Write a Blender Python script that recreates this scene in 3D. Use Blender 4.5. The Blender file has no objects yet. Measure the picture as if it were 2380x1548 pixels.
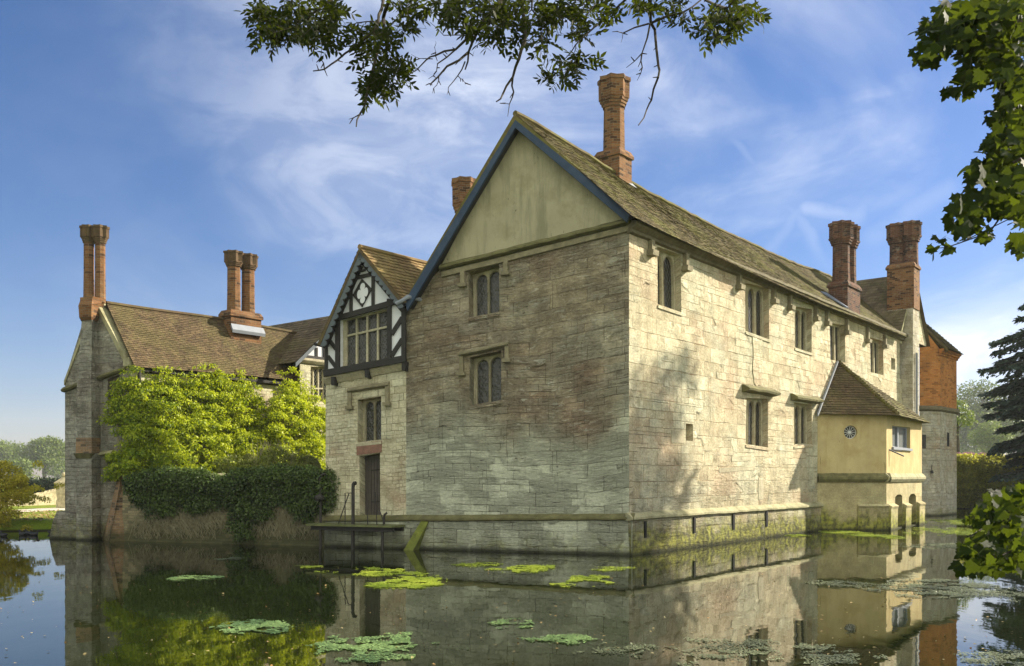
import bpy, math, random
import numpy as np
from mathutils import Vector, noise as mnoise
from mathutils.geometry import tessellate_polygon
SC = bpy.context.scene
COL = SC.collection
random.seed(7)
RNG = np.random.default_rng(11)

# ------------------------------------------------------------------ camera
FV, CU, HV, CH = 2131.0, 1190.0, 1106.0, 1.9        # focal length, centre column, horizon row of the photo; eye height
cd = bpy.data.cameras.new('camera'); cam = bpy.data.objects.new('camera', cd); COL.objects.link(cam)
cam.location = (0, 0, CH); cam.rotation_euler = (math.radians(90), 0, 0)
cd.sensor_width = 36.0; cd.lens = 36.0*FV/2380.0; cd.shift_y = (HV-774.0)/2380.0
cd.clip_start = 0.1; cd.clip_end = 5000
SC.camera = cam
# ------------------------------------------------------------------ sun + sky
SUN_AZ = Vector((0.93, 0.37)).normalized(); SUN_EL = math.radians(29)
sd = bpy.data.lights.new('sun', 'SUN'); so = bpy.data.objects.new('sun', sd); COL.objects.link(so)
sd.energy = 5.0; sd.angle = math.radians(0.5); sd.color = (1.0, 0.90, 0.72)
to_sun = Vector((SUN_AZ.x*math.cos(SUN_EL), SUN_AZ.y*math.cos(SUN_EL), math.sin(SUN_EL)))
so.rotation_euler = to_sun.to_track_quat('Z', 'Y').to_euler(); so.location = (30, 15, 30)
W = bpy.data.worlds.new('World'); SC.world = W; W.use_nodes = True
wt = W.node_tree; wt.nodes.clear()
def wn(t, **k):
    n = wt.nodes.new(t)
    for a, b in k.items(): setattr(n, a, b)
    return n
sky = wn('ShaderNodeTexSky', sky_type='NISHITA', sun_disc=False)
sky.sun_elevation = SUN_EL; sky.sun_rotation = math.atan2(SUN_AZ.x, SUN_AZ.y)
sky.air_density = 1.0; sky.dust_density = 0.5; sky.ozone_density = 5.0
geo = wn('ShaderNodeTexCoord')
def wisps(scale, stretch, rot, lo, hi, seed, detail=7, rough=0.55, dist=0.6):
    mp = wn('ShaderNodeMapping'); mp.inputs['Scale'].default_value = stretch; mp.inputs['Rotation'].default_value = rot
    mp.inputs['Location'].default_value = (seed, seed*0.7, 0)
    wt.links.new(geo.outputs['Generated'], mp.inputs[0])
    nz = wn('ShaderNodeTexNoise'); nz.inputs['Scale'].default_value = scale; nz.inputs['Detail'].default_value = detail
    nz.inputs['Roughness'].default_value = rough; nz.inputs['Distortion'].default_value = dist
    wt.links.new(mp.outputs[0], nz.inputs['Vector'])
    r = wn('ShaderNodeMapRange'); r.interpolation_type = 'SMOOTHSTEP'; r.inputs[1].default_value = lo; r.inputs[2].default_value = hi
    wt.links.new(nz.outputs['Fac'], r.inputs[0]); return r.outputs[0]
def wmath(op, a, b):
    m = wn('ShaderNodeMath', operation=op)
    for i, x in enumerate((a, b)):
        if isinstance(x, (int, float)): m.inputs[i].default_value = x
        else: wt.links.new(x, m.inputs[i])
    return m.outputs[0]
c1 = wisps(1.7, (1, 1, 1.5), (0.2, 0.1, 0.5), 0.43, 0.68, 3.1)
c2 = wisps(6.0, (1, 1, 2.2), (0.5, 0.3, 0.1), 0.40, 0.66, 8.3, 9, 0.6, 1.2)
cl = wmath('MULTIPLY', c1, wmath('ADD', wmath('MULTIPLY', c2, 0.6), 0.55))
sep = wn('ShaderNodeSeparateXYZ'); wt.links.new(geo.outputs['Generated'], sep.inputs[0])
side = wn('ShaderNodeMapRange'); side.inputs[1].default_value = -0.45; side.inputs[2].default_value = 0.25
side.inputs[3].default_value = 0.06; side.inputs[4].default_value = 1.35
wt.links.new(sep.outputs[0], side.inputs[0])
cl = wmath('MULTIPLY', cl, side.outputs[0])
tint = wn('ShaderNodeMix', data_type='RGBA', blend_type='MULTIPLY'); tint.inputs[0].default_value = 1.0
tint.inputs[7].default_value = (1.10, 0.92, 1.0, 1)
hs = wn('ShaderNodeHueSaturation'); hs.inputs['Saturation'].default_value = 1.18; hs.inputs['Value'].default_value = 0.80
wt.links.new(sky.outputs[0], hs.inputs['Color']); wt.links.new(hs.outputs[0], tint.inputs[6])
def trail(p0, p1, width, amt, seed):
    f = lambda q: Vector(((q[0]-CU)/FV, 1.0, -(q[1]-HV)/FV)).normalized()
    a, b = f(p0), f(p1); nrm = a.cross(b).normalized(); along = (b-a).normalized(); mid = (a+b).normalized(); half = (b-a).length/2
    def dot(v):
        d = wn('ShaderNodeVectorMath', operation='DOT_PRODUCT'); wt.links.new(geo.outputs['Generated'], d.inputs[0]); d.inputs[1].default_value = v; return d.outputs['Value']
    nz = wn('ShaderNodeTexNoise'); nz.inputs['Scale'].default_value = 14; nz.inputs['Detail'].default_value = 6; wt.links.new(geo.outputs['Generated'], nz.inputs['Vector'])
    ds = wmath('ADD', dot(nrm), wmath('MULTIPLY', wmath('SUBTRACT', nz.outputs['Fac'], 0.5), 0.035))
    r = wn('ShaderNodeMapRange'); r.interpolation_type = 'SMOOTHSTEP'; wt.links.new(wmath('ABSOLUTE', ds, 0), r.inputs[0]); r.inputs[1].default_value = 0.0; r.inputs[2].default_value = width; r.inputs[3].default_value = amt; r.inputs[4].default_value = 0
    e = wn('ShaderNodeMapRange'); e.interpolation_type = 'SMOOTHSTEP'; wt.links.new(wmath('ABSOLUTE', dot(along-mid*along.dot(mid)), 0), e.inputs[0]); e.inputs[1].default_value = half*0.7; e.inputs[2].default_value = half*1.1; e.inputs[3].default_value = 1; e.inputs[4].default_value = 0
    fr = wn('ShaderNodeMapRange'); wt.links.new(dot(mid), fr.inputs[0]); fr.inputs[1].default_value = 0.5; fr.inputs[2].default_value = 0.55
    k = wn('ShaderNodeMapRange'); wt.links.new(nz.outputs['Fac'], k.inputs[0]); k.inputs[1].default_value = 0.3; k.inputs[2].default_value = 0.65; k.inputs[3].default_value = 0.25; k.inputs[4].default_value = 1
    return wmath('MULTIPLY', wmath('MULTIPLY', r.outputs[0], e.outputs[0]), wmath('MULTIPLY', fr.outputs[0], k.outputs[0]))
for tr_ in (((1590, 180), (1930, 620), .009, .20, 1), ((1770, 590), (1880, 480), .012, .22, 2), ((1850, 488), (2020, 492), .016, .45, 3), ((2000, 560), (2230, 420), .014, .25, 4)): cl = wmath('MAXIMUM', cl, trail(*tr_))
mx = wn('ShaderNodeMix', data_type='RGBA'); mx.inputs[7].default_value = (7.0, 7.3, 7.9, 1)
wt.links.new(wmath('MULTIPLY', cl, 0.66), mx.inputs[0]); wt.links.new(tint.outputs[2], mx.inputs[6])
# unseen bright cloud bank added behind the viewer to fill the shaded faces
bk = wn('ShaderNodeMapRange'); bk.interpolation_type = 'SMOOTHSTEP'; bk.inputs[1].default_value = 0.02; bk.inputs[2].default_value = -0.42; wt.links.new(sep.outputs[1], bk.inputs[0])
cl_fill = wmath('MULTIPLY', bk.outputs[0], wmath('ADD', wmath('MULTIPLY', wisps(3.0, (1, 1, 1.4), (0, 0, 0), 0.36, 0.50, 1.3), 0.45), 0.55))
mx2 = wn('ShaderNodeMix', data_type='RGBA'); mx2.inputs[7].default_value = (9.0, 9.1, 7.7, 1); wt.links.new(cl_fill, mx2.inputs[0]); wt.links.new(mx.outputs[2], mx2.inputs[6]); mx = mx2
bg = wn('ShaderNodeBackground'); bg.inputs[1].default_value = 0.074
wt.links.new(mx.outputs[2], bg.inputs[0])
wo = wn('ShaderNodeOutputWorld'); wt.links.new(bg.outputs[0], wo.inputs[0])
vs = SC.view_settings; vs.view_transform = 'Standard'; vs.look = 'None'; vs.exposure = 1.2; vs.gamma = 1.0
SC.cycles.max_bounces = 6; SC.cycles.transparent_max_bounces = 8; SC.cycles.caustics_reflective = False; SC.cycles.caustics_refractive = False
SC.cycles.volume_bounces = 0; SC.cycles.use_denoising = True

# ------------------------------------------------------------------ material helpers
class NT:
    def __init__(s, name):
        s.m = bpy.data.materials.new(name); s.m.use_nodes = True; s.t = s.m.node_tree; s.t.nodes.clear()
        s.out = s.n('ShaderNodeOutputMaterial'); s.tc = s.n('ShaderNodeTexCoord')
    def n(s, t, **k):
        x = s.t.nodes.new(t)
        for a, b in k.items(): setattr(x, a, b)
        return x
    def L(s, a, b): s.t.links.new(a, b)
    def put(s, sock, v):
        if isinstance(v, bpy.types.NodeSocket): s.L(v, sock)
        elif isinstance(v, (tuple, list)) and len(v) == 3 and sock.type == 'RGBA': sock.default_value = (*v, 1)
        else: sock.default_value = v
    def map(s, src, scale=(1, 1, 1), loc=(0, 0, 0), rot=(0, 0, 0)):
        m = s.n('ShaderNodeMapping'); m.inputs['Scale'].default_value = scale; m.inputs['Location'].default_value = loc
        m.inputs['Rotation'].default_value = rot; s.L(src, m.inputs[0]); return m.outputs[0]
    def noise(s, vec, scale, detail=4, rough=0.55, dist=0.0, out='Fac'):
        x = s.n('ShaderNodeTexNoise'); s.L(vec, x.inputs['Vector']); x.inputs['Scale'].default_value = scale
        x.inputs['Detail'].default_value = detail; x.inputs['Roughness'].default_value = rough; x.inputs['Distortion'].default_value = dist
        return x.outputs[out]
    def rng(s, v, a, b, c=0.0, d=1.0, smooth=False):
        x = s.n('ShaderNodeMapRange'); s.put(x.inputs[0], v)
        if smooth: x.interpolation_type = 'SMOOTHSTEP'
        for i, q in zip((1, 2, 3, 4), (a, b, c, d)): x.inputs[i].default_value = q
        return x.outputs[0]
    def math(s, op, a, b=0.0, c=0.0, clamp=False):
        x = s.n('ShaderNodeMath', operation=op); x.use_clamp = clamp
        s.put(x.inputs[0], a); s.put(x.inputs[1], b); s.put(x.inputs[2], c); return x.outputs[0]
    def mix(s, f, a, b, bt='MIX'):
        x = s.n('ShaderNodeMix', data_type='RGBA', blend_type=bt); s.put(x.inputs[0], f); s.put(x.inputs[6], a); s.put(x.inputs[7], b)
        return x.outputs[2]
    def vadd(s, a, b, scale):
        x = s.n('ShaderNodeVectorMath', operation='MULTIPLY_ADD'); s.L(b, x.inputs[0]); x.inputs[1].default_value = (scale,)*3; s.L(a, x.inputs[2])
        return x.outputs[0]
    def bump(s, h, strength=0.5, dist=0.02, nrm=None):
        x = s.n('ShaderNodeBump'); s.put(x.inputs['Strength'], strength); x.inputs['Distance'].default_value = dist; s.L(h, x.inputs['Height'])
        if nrm is not None: s.L(nrm, x.inputs['Normal'])
        return x.outputs[0]
    def bsdf(s, col, rough=0.85, nrm=None, **k):
        b = s.n('ShaderNodeBsdfPrincipled'); s.put(b.inputs['Base Color'], col); s.put(b.inputs['Roughness'], rough)
        if nrm is not None: s.L(nrm, b.inputs['Normal'])
        for a, v in k.items(): s.put(b.inputs[a], v)
        s.L(b.outputs[0], s.out.inputs[0]); return b
    def wz(s):
        g = s.n('ShaderNodeNewGeometry'); x = s.n('ShaderNodeSeparateXYZ'); s.L(g.outputs['Position'], x.inputs[0]); return x.outputs[2]
    def pos(s): return s.n('ShaderNodeNewGeometry').outputs['Position']
    def att(s, name='tint'): return s.n('ShaderNodeAttribute', attribute_name=name).outputs['Fac']

def stone_mat(name, ca, cb, cred, cgrn, bw=0.62, rh=0.31, erode=0.6, erode_top=99, pale_low=0.0, flecks=0.0, mortar_d=0.55, moss=1.0, red=0.5, grn=0.5, moss_z=0.55, rust_joint=0.0, seed=0.0, bumps=1.0, dark=0.55):
    """Weathered ashlar in wall metres (UV): blocks, joints, laminated erosion, stains, waterline moss."""
    s = NT(name); uv = s.tc.outputs['UV']
    uv = s.map(uv, loc=(seed, seed*0.37, 0))
    wob = s.noise(uv, 1.3, 3, out='Color')
    uvw = s.vadd(uv, wob, 0.055)
    uvf = s.vadd(uvw, s.noise(uv, 9, 3, out='Color'), 0.03)
    def brick(w, h, off, mort, loc):
        b = s.n('ShaderNodeTexBrick'); b.offset = off; b.squash = 1.35; b.squash_frequency = 3; b.offset_frequency = 2
        s.L(s.map(uvf, loc=loc), b.inputs['Vector']); b.inputs['Scale'].default_value = 1
        b.inputs['Color1'].default_value = (0, 0, 0, 1); b.inputs['Color2'].default_value = (1, 1, 1, 1); b.inputs['Mortar'].default_value = (.5, .5, .5, 1)
        b.inputs['Mortar Size'].default_value = mort; b.inputs['Mortar Smooth'].default_value = 0.6; b.inputs['Bias'].default_value = 0
        b.inputs['Brick Width'].default_value = w; b.inputs['Row Height'].default_value = h
        return b.outputs['Color'], b.outputs['Fac']
    r1, m1 = brick(bw, rh, 0.43, 0.009, (0, 0, 0))
    r2, m2 = brick(bw*1.83, rh*2.0, 0.31, 0.006, (0.11, 0, 0))
    r3, m3 = brick(bw*0.52, rh*0.52, 0.37, 0.008, (0.3, 0.07, 0))
    pm = s.rng(s.noise(s.map(uv, loc=(2, 5, 0)), 0.55, 3, 0.55), 0.49, 0.53, 0, 1, True)
    m1 = s.math('ADD', s.math('MULTIPLY', m1, s.math('SUBTRACT', 1.0, pm)), s.math('MULTIPLY', m3, pm)); r1 = s.math('ADD', s.math('MULTIPLY', r1, s.math('SUBTRACT', 1.0, pm)), s.math('MULTIPLY', r3, pm))
    big = s.noise(uv, 0.33, 4, 0.6)
    big2 = s.noise(s.map(uv, loc=(9, 4, 0)), 0.55, 4, 0.65)
    med = s.noise(uv, 2.3, 6, 0.65)
    fine = s.noise(uv, 17, 7, 0.75)
    vfine = s.noise(uv, 70, 3, 0.7)
    lam = s.noise(s.map(uvw, (3.6, 15, 1)), 1.0, 8, 0.78, 0.35)
    lam2 = s.noise(s.map(uvw, (5.0, 30, 1), (3, 1, 0)), 1.0, 5, 0.7, 1.2)
    col = s.mix(s.math('MULTIPLY', s.math('ADD', r1, s.rng(med, 0.3, 0.7)), 0.5), ca, cb)
    rf = s.math('MULTIPLY', s.rng(s.math('ADD', big, s.math('MULTIPLY', s.math('SUBTRACT', r2, 0.5), 0.14)), 0.47, 0.68, 0, 1, True), red)
    col = s.mix(rf, col, cred)
    gf = s.math('MULTIPLY', s.rng(s.math('ADD', big2, s.math('MULTIPLY', s.math('SUBTRACT', r1, 0.5), 0.10)), 0.44, 0.64, 0, 1, True), grn)
    col = s.mix(gf, col, cgrn)
    sv = s.rng(med, 0.3, 0.7, 0.74, 1.22); col = s.mix(1.0, col, _grey(s, sv), 'MULTIPLY')
    col = s.mix(1.0, col, _grey(s, s.rng(r1, 0, 1, 0.88, 1.10)), 'MULTIPLY')
    # erosion mask: lower part of wall and random patches
    sx = s.n('ShaderNodeSeparateXYZ'); s.L(uv, sx.inputs[0])
    em = s.rng(s.noise(uv, 1.1, 5, 0.65), 0.38, 0.60, 0.30, 1, True)
    hz = s.rng(sx.outputs[1], erode_top-1.2, erode_top+0.4, 1.0, 0.12) if erode_top < 50 else 1.0
    em = s.math('MULTIPLY', s.math('MULTIPLY', em, erode), hz); blk = s.rng(s.math('ADD', r1, s.math('MULTIPLY', s.math('SUBTRACT', med, 0.5), 0.35)), 0.15, 0.85, 0.30, 1.0); em = s.math('MULTIPLY', em, blk)
    crev = s.math('MULTIPLY', s.rng(lam, 0.47, 0.39, 0, 1), em)
    col = s.mix(s.math('MULTIPLY', crev, 0.72), col, (ca[0]*dark*0.45, ca[1]*dark*0.42, ca[2]*dark*0.36))
    hi = s.math('MULTIPLY', s.rng(lam, 0.57, 0.66, 0, 1), em)
    col = s.mix(s.math('MULTIPLY', hi, 0.5), col, (min(1, cb[0]*1.45), min(1, cb[1]*1.45), min(1, cb[2]*1.4)))
    col = s.mix(s.math('MULTIPLY', s.rng(fine, 0.54, 0.64), 0.40), col, (min(1, cb[0]*1.6), min(1, cb[1]*1.6), min(1, cb[2]*1.55)))
    col = s.mix(s.math('MULTIPLY', s.rng(fine, 0.45, 0.34), 0.60), col, (ca[0]*.35, ca[1]*.33, ca[2]*.3))
    if pale_low:
        lf = s.rng(s.math('ADD', sx.outputs[1], s.math('MULTIPLY', s.math('SUBTRACT', big, 0.5), 4.5)), 4.9, 3.0, 0, pale_low, True)
        col = s.mix(lf, col, s.mix(s.rng(fine, 0.3, 0.7), (cgrn[0]*.75, cgrn[1]*.75, cgrn[2]*.72), (cgrn[0]*1.15, cgrn[1]*1.18, cgrn[2]*1.15)))
    if flecks:
        fl = s.noise(s.map(uvw, (2.6, 11, 1), (7, 3, 0)), 1.0, 6, 0.75, 0.8)
        col = s.mix(s.math('MULTIPLY', s.rng(fl, 0.575, 0.61, 0, flecks), s.rng(blk, 0.1, 0.9, 0.25, 1.0)), col, (0.72, 0.69, 0.55))
        dk = s.noise(s.map(uvw, (2.2, 13, 1), (1, 8, 0)), 1.0, 6, 0.75, 1.0)
        col = s.mix(s.math('MULTIPLY', s.rng(dk, 0.60, 0.64, 0, flecks), blk), col, (ca[0]*.22, ca[1]*.20, ca[2]*.2))
    # joints, broken up so they come and go
    jn = s.rng(s.noise(uv, 1.9, 3), 0.36, 0.56, 0.15, 1.0)
    jm = s.math('MULTIPLY', s.math('MAXIMUM', s.math('MULTIPLY', s.math('SUBTRACT', m1, 0.0), 1.0), m2), jn)
    jcol = s.mix(s.math('MULTIPLY', s.rng(s.noise(uv, 3.1, 3), 0.45, 0.6), rust_joint), (ca[0]*.34, ca[1]*.32, ca[2]*.27), (0.42, 0.24, 0.07))
    col = s.mix(s.math('MULTIPLY', jm, mortar_d), col, jcol)
    # stains running down and moss near the water
    run = s.noise(s.map(uv, (3.2, 0.28, 1)), 1.0, 5, 0.6)
    col = s.mix(s.math('MULTIPLY', s.rng(run, 0.56, 0.70), 0.28), col, (ca[0]*.42, ca[1]*.44, ca[2]*.42))
    z = s.wz()
    mz = s.math('ADD', z, s.math('MULTIPLY', s.math('SUBTRACT', s.noise(uv, 1.7, 5, 0.65), 0.5), 1.5))
    mf = s.rng(mz, moss_z+0.35, moss_z-0.35, 0, moss, True)
    mcol = s.mix(s.rng(s.noise(uv, 6, 4), 0.38, 0.62), (0.045, 0.050, 0.010), (0.27, 0.28, 0.030))
    col = s.mix(s.math('MULTIPLY', mf, 0.85), col, mcol)
    col = s.mix(s.rng(z, 0.14, 0.03, 0, 0.85), col, (0.018, 0.02, 0.010))
    h = s.math('MULTIPLY', s.math('SUBTRACT', 1.0, jm), 0.9)
    h = s.math('ADD', h, s.math('MULTIPLY', fine, 0.8)); h = s.math('ADD', h, s.math('MULTIPLY', med, 0.9))
    h = s.math('ADD', h, s.math('MULTIPLY', vfine, 0.22)); h = s.math('ADD', h, s.math('MULTIPLY', r1, 1.5))
    h = s.math('ADD', h, s.math('MULTIPLY', s.math('MULTIPLY', s.rng(lam, 0.34, 0.62), em), 2.6))
    h = s.math('ADD', h, s.math('MULTIPLY', s.math('MULTIPLY', lam2, em), 1.5))
    s.bsdf(col, 0.93, s.bump(h, 1.0*min(1, bumps), 0.026*bumps), **{'Specular IOR Level': 0.2}); return s.m
def _grey(s, v):
    c = s.n('ShaderNodeCombineColor'); s.L(v, c.inputs[0]); s.L(v, c.inputs[1]); s.L(v, c.inputs[2]); return c.outputs[0]

def brick_mat(name, c1, c2, cm, moss_z=0.4, moss=0.8, stain=0.5, bw=0.225, rh=0.075, dkb=0.75):
    s = NT(name); uv = s.tc.outputs['UV']
    uvf = s.vadd(uv, s.noise(uv, 5, 3, out='Color'), 0.016)
    b = s.n('ShaderNodeTexBrick'); b.offset = 0.5; s.L(uvf, b.inputs['Vector']); b.inputs['Scale'].default_value = 1
    b.inputs['Color1'].default_value = (0, 0, 0, 1); b.inputs['Color2'].default_value = (1, 1, 1, 1)
    b.inputs['Mortar Size'].default_value = 0.006; b.inputs['Mortar Smooth'].default_value = 0.4
    b.inputs['Brick Width'].default_value = bw; b.inputs['Row Height'].default_value = rh
    r, m = b.outputs['Color'], b.outputs['Fac']
    col = s.mix(r, c1, c2); col = s.mix(s.rng(r, 0.22, 0.12, 0, dkb), col, (c1[0]*.25, c1[1]*.35, c1[2]*.5))
    col = s.mix(s.rng(s.noise(uv, 1.1, 5, 0.6), 0.48, 0.66, 0, stain), col, (c1[0]*.30, c1[1]*.42, c1[2]*.6))
    col = s.mix(s.rng(s.noise(uv, 2.7, 5, 0.7), 0.56, 0.70, 0, stain*0.8), col, (0.28, 0.26, 0.19))
    col = s.mix(1.0, col, _grey(s, s.rng(s.noise(uv, 28, 5, 0.7), 0.3, 0.7, 0.7, 1.25)), 'MULTIPLY')
    col = s.mix(s.math('MULTIPLY', m, 0.75), col, cm)
    z = s.wz(); mz = s.math('ADD', z, s.math('MULTIPLY', s.math('SUBTRACT', s.noise(uv, 2, 5), 0.5), 1.3))
    col = s.mix(s.rng(mz, moss_z+.3, moss_z-.3, 0, moss, True), col, (0.035, 0.04, 0.014))
    h = s.math('ADD', s.math('SUBTRACT', 1.0, m), s.math('MULTIPLY', s.noise(uv, 24, 6, 0.7), 0.9))
    h = s.math('ADD', h, s.math('MULTIPLY', r, 0.4))
    s.bsdf(col, 0.92, s.bump(h, 1.0, 0.011), **{'Specular IOR Level': 0.2}); return s.m

def tile_mat(name, c1, c2, cmoss, moss=0.6):
    s = NT(name); p = s.pos(); t = s.att()
    col = s.mix(t, c1, c2)
    mf = s.math('MULTIPLY', s.rng(s.math('ADD', s.noise(p, 0.8, 5, 0.65), s.math('MULTIPLY', s.math('SUBTRACT', s.noise(p, 9, 4), 0.5), 0.5)), 0.42, 0.62, 0, 1, True), moss)
    col = s.mix(mf, col, cmoss)
    col = s.mix(s.rng(s.noise(p, 13, 5, 0.7), 0.60, 0.70, 0, 0.45), col, (0.30, 0.28, 0.17))
    col = s.mix(1.0, col, _grey(s, s.rng(s.noise(p, 2.2, 5, 0.7), 0.3, 0.7, 0.68, 1.28)), 'MULTIPLY')
    s.bsdf(col, 0.9, s.bump(s.noise(p, 35, 5, 0.7), 0.7, 0.008), **{'Specular IOR Level': 0.25}); return s.m

def plain_mat(name, c, rough=0.7, var=0.25, scale=6, bump=0.3, bd=0.004, streak=None, metallic=0.0, spec=0.4, stain=None, stain_f=0.5):
    s = NT(name); p = s.pos()
    v = s.noise(p, scale, 5, 0.65)
    col = s.mix(1.0, c, _grey(s, s.rng(v, 0.25, 0.75, 1-var, 1+var)), 'MULTIPLY')
    if streak:
        g = s.noise(s.map(p, (4, 4, 0.45)), 1.0, 6, 0.7)
        col = s.mix(s.rng(g, 0.48, 0.66, 0, 0.85), col, streak)
    if stain:
        g = s.noise(p, 1.4, 6, 0.7)
        col = s.mix(s.rng(g, 0.48, 0.68, 0, stain_f), col, stain)
    if streak:
        g = s.noise(s.map(p, (7, 7, 1.6)), 1.0, 6, 0.8, 0.6)
        col = s.mix(s.rng(g, 0.635, 0.66, 0, 0.8), col, tuple(q*0.25 for q in c))
    s.bsdf(col, rough, s.bump(s.noise(p, scale*6, 5, 0.7), bump, bd), Metallic=metallic, **{'Specular IOR Level': spec}); return s.m

def leaf_mat(name, c1, c2, trans=0.35, tcol=None, rough=0.5, spec=0.35, bright=None):
    s = NT(name); t = s.att()
    col = s.mix(t, c1, c2)
    b = s.n('ShaderNodeBsdfPrincipled'); s.put(b.inputs['Base Color'], col); b.inputs['Roughness'].default_value = rough; b.inputs['Specular IOR Level'].default_value = spec
    tr = s.n('ShaderNodeBsdfTranslucent'); s.put(tr.inputs[0], s.mix(0.6, col, tcol) if tcol else col)
    m = s.n('ShaderNodeMixShader'); m.inputs[0].default_value = trans
    s.L(b.outputs[0], m.inputs[1]); s.L(tr.outputs[0], m.inputs[2]); s.L(m.outputs[0], s.out.inputs[0]); return s.m

M = {}
M['stone_shade'] = stone_mat('stone_eroded', (0.33, 0.265, 0.17), (0.54, 0.47, 0.33), (0.32, 0.205, 0.14), (0.72, 0.74, 0.58), bw=0.95, rh=0.36, erode=1.0, red=0.6, grn=0.25, moss=0.6, moss_z=0.25, seed=2.3, bumps=2.2, mortar_d=0.85, pale_low=0.9, flecks=0.95)  # shaded-side copy of the same stone: weathered browner, warm tint offsets blue sky light
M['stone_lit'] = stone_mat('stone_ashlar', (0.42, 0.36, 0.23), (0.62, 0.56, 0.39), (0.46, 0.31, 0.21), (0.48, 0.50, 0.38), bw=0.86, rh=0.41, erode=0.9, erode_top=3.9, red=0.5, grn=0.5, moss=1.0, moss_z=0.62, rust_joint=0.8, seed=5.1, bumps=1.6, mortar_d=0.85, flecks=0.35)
M['stone_bay'] = stone_mat('stone_small_ashlar', (0.44, 0.40, 0.26), (0.60, 0.56, 0.40), (0.38, 0.23, 0.15), (0.52, 0.52, 0.40), bw=0.34, rh=0.215, erode=0.2, red=0.5, grn=0.4, moss=0.6, moss_z=0.45, seed=1.4, bumps=0.8, mortar_d=0.8, flecks=0.1)
M['stone_grey'] = stone_mat('stone_grey_gable', (0.22, 0.20, 0.155), (0.44, 0.42, 0.345), (0.16, 0.10, 0.08), (0.46, 0.46, 0.40), bw=0.42, rh=0.24, erode=0.8, red=0.8, grn=0.5, moss=0.5, moss_z=0.5, seed=7.7, bumps=1.5, flecks=0.6)
M['stone_frame'] = stone_mat('stone_dressed', (0.40, 0.36, 0.25), (0.46, 0.42, 0.30), (0.40, 0.31, 0.2), (0.38, 0.38, 0.27), bw=1.4, rh=0.6, erode=0.25, red=0.2, grn=0.4, moss=0.0, seed=3.2, bumps=0.4, mortar_d=0.3)
M['stone_tower'] = stone_mat('stone_grey_tower', (0.36, 0.32, 0.22), (0.54, 0.51, 0.42), (0.36, 0.24, 0.16), (0.50, 0.50, 0.46), bw=0.5, rh=0.27, erode=0.5, red=0.5, grn=0.5, moss=0.5, moss_z=0.35, seed=4.4, bumps=1.0, flecks=0.2)
M['brick'] = brick_mat('chimney_brick', (0.155, 0.066, 0.028), (0.25, 0.130, 0.055), (0.24, 0.21, 0.14), moss_z=-5, stain=0.5)
M['brick_dark'] = brick_mat('sooty_brick', (0.085, 0.040, 0.027), (0.16, 0.075, 0.042), (0.20, 0.17, 0.13), moss_z=-5, stain=0.75)
M['brick_orange'] = brick_mat('orange_brick', (0.40, 0.14, 0.032), (0.52, 0.22, 0.06), (0.36, 0.24, 0.12), moss_z=-5, stain=0.45, dkb=0.45)
M['brick_old'] = brick_mat('buttress_brick', (0.22, 0.135, 0.075), (0.33, 0.215, 0.12), (0.34, 0.29, 0.2), moss_z=0.35, stain=0.6)
M['brick_garden'] = brick_mat('garden_wall_brick', (0.22, 0.19, 0.105), (0.33, 0.28, 0.165), (0.20, 0.18, 0.12), moss_z=0.45, stain=0.4, dkb=0.4)
M['tile_moss'] = tile_mat('mossy_roof_tile', (0.060, 0.046, 0.018), (0.150, 0.118, 0.048), (0.125, 0.120, 0.024), 0.8)
M['tile_brown'] = tile_mat('brown_roof_tile', (0.068, 0.046, 0.026), (0.132, 0.092, 0.048), (0.105, 0.092, 0.032), 0.55)
M['tile_gold'] = tile_mat('lichen_roof_tile', (0.16, 0.10, 0.042), (0.30, 0.21, 0.095), (0.26, 0.21, 0.07), 0.5)
M['tile_dark'] = tile_mat('dark_roof_tile', (0.085, 0.065, 0.04), (0.16, 0.12, 0.075), (0.12, 0.11, 0.04), 0.5)
M['cap_stone'] = plain_mat('chimney_cap_brick', (0.10, 0.064, 0.034), 0.9, 0.45, 5, 0.9, 0.012, spec=0.2, stain=(0.075, 0.070, 0.03))
M['plaster'] = plain_mat('gable_plaster', (0.34, 0.315, 0.21), 0.95, 0.14, 1.2, 0.5, 0.006, streak=(0.21, 0.20, 0.13), spec=0.15, stain=(0.22, 0.20, 0.115), stain_f=0.8)
M['ochre'] = plain_mat('ochre_limewash', (0.50, 0.41, 0.215), 0.95, 0.16, 1.5, 0.6, 0.008, spec=0.15, streak=(0.42, 0.33, 0.16), stain=(0.38, 0.28, 0.12), stain_f=0.7)
M['ochre_low'] = stone_mat('stained_limewash', (0.37, 0.31, 0.17), (0.46, 0.40, 0.23), (0.24, 0.19, 0.11), (0.33, 0.32, 0.19), bw=2.2, rh=1.1, erode=0.15, red=0.6, grn=0.5, moss=1.0, moss_z=0.55, seed=8.8, bumps=0.6, mortar_d=0.15)
M['white'] = plain_mat('white_limewash', (0.66, 0.68, 0.72), 0.9, 0.06, 2, 0.2, 0.003, spec=0.15)
M['timber'] = plain_mat('black_timber', (0.022, 0.020, 0.018), 0.75, 0.3, 8, 0.5, 0.004)
M['blue_board'] = plain_mat('blue_grey_paint', (0.040, 0.062, 0.105), 0.75, 0.3, 3, 0.5, 0.005, spec=0.12)
M['grey_board'] = plain_mat('grey_painted_wood', (0.09, 0.11, 0.125), 0.7, 0.2, 5, 0.3, 0.003)
M['stone_worn'] = plain_mat('weathered_drip_stone', (0.23, 0.205, 0.13), 0.95, 0.4, 7, 1.0, 0.015, stain=(0.13, 0.115, 0.06), stain_f=0.7)
M['lead'] = plain_mat('lead_flashing', (0.22, 0.24, 0.28), 0.7, 0.15, 4, 0.4, 0.005)
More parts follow.
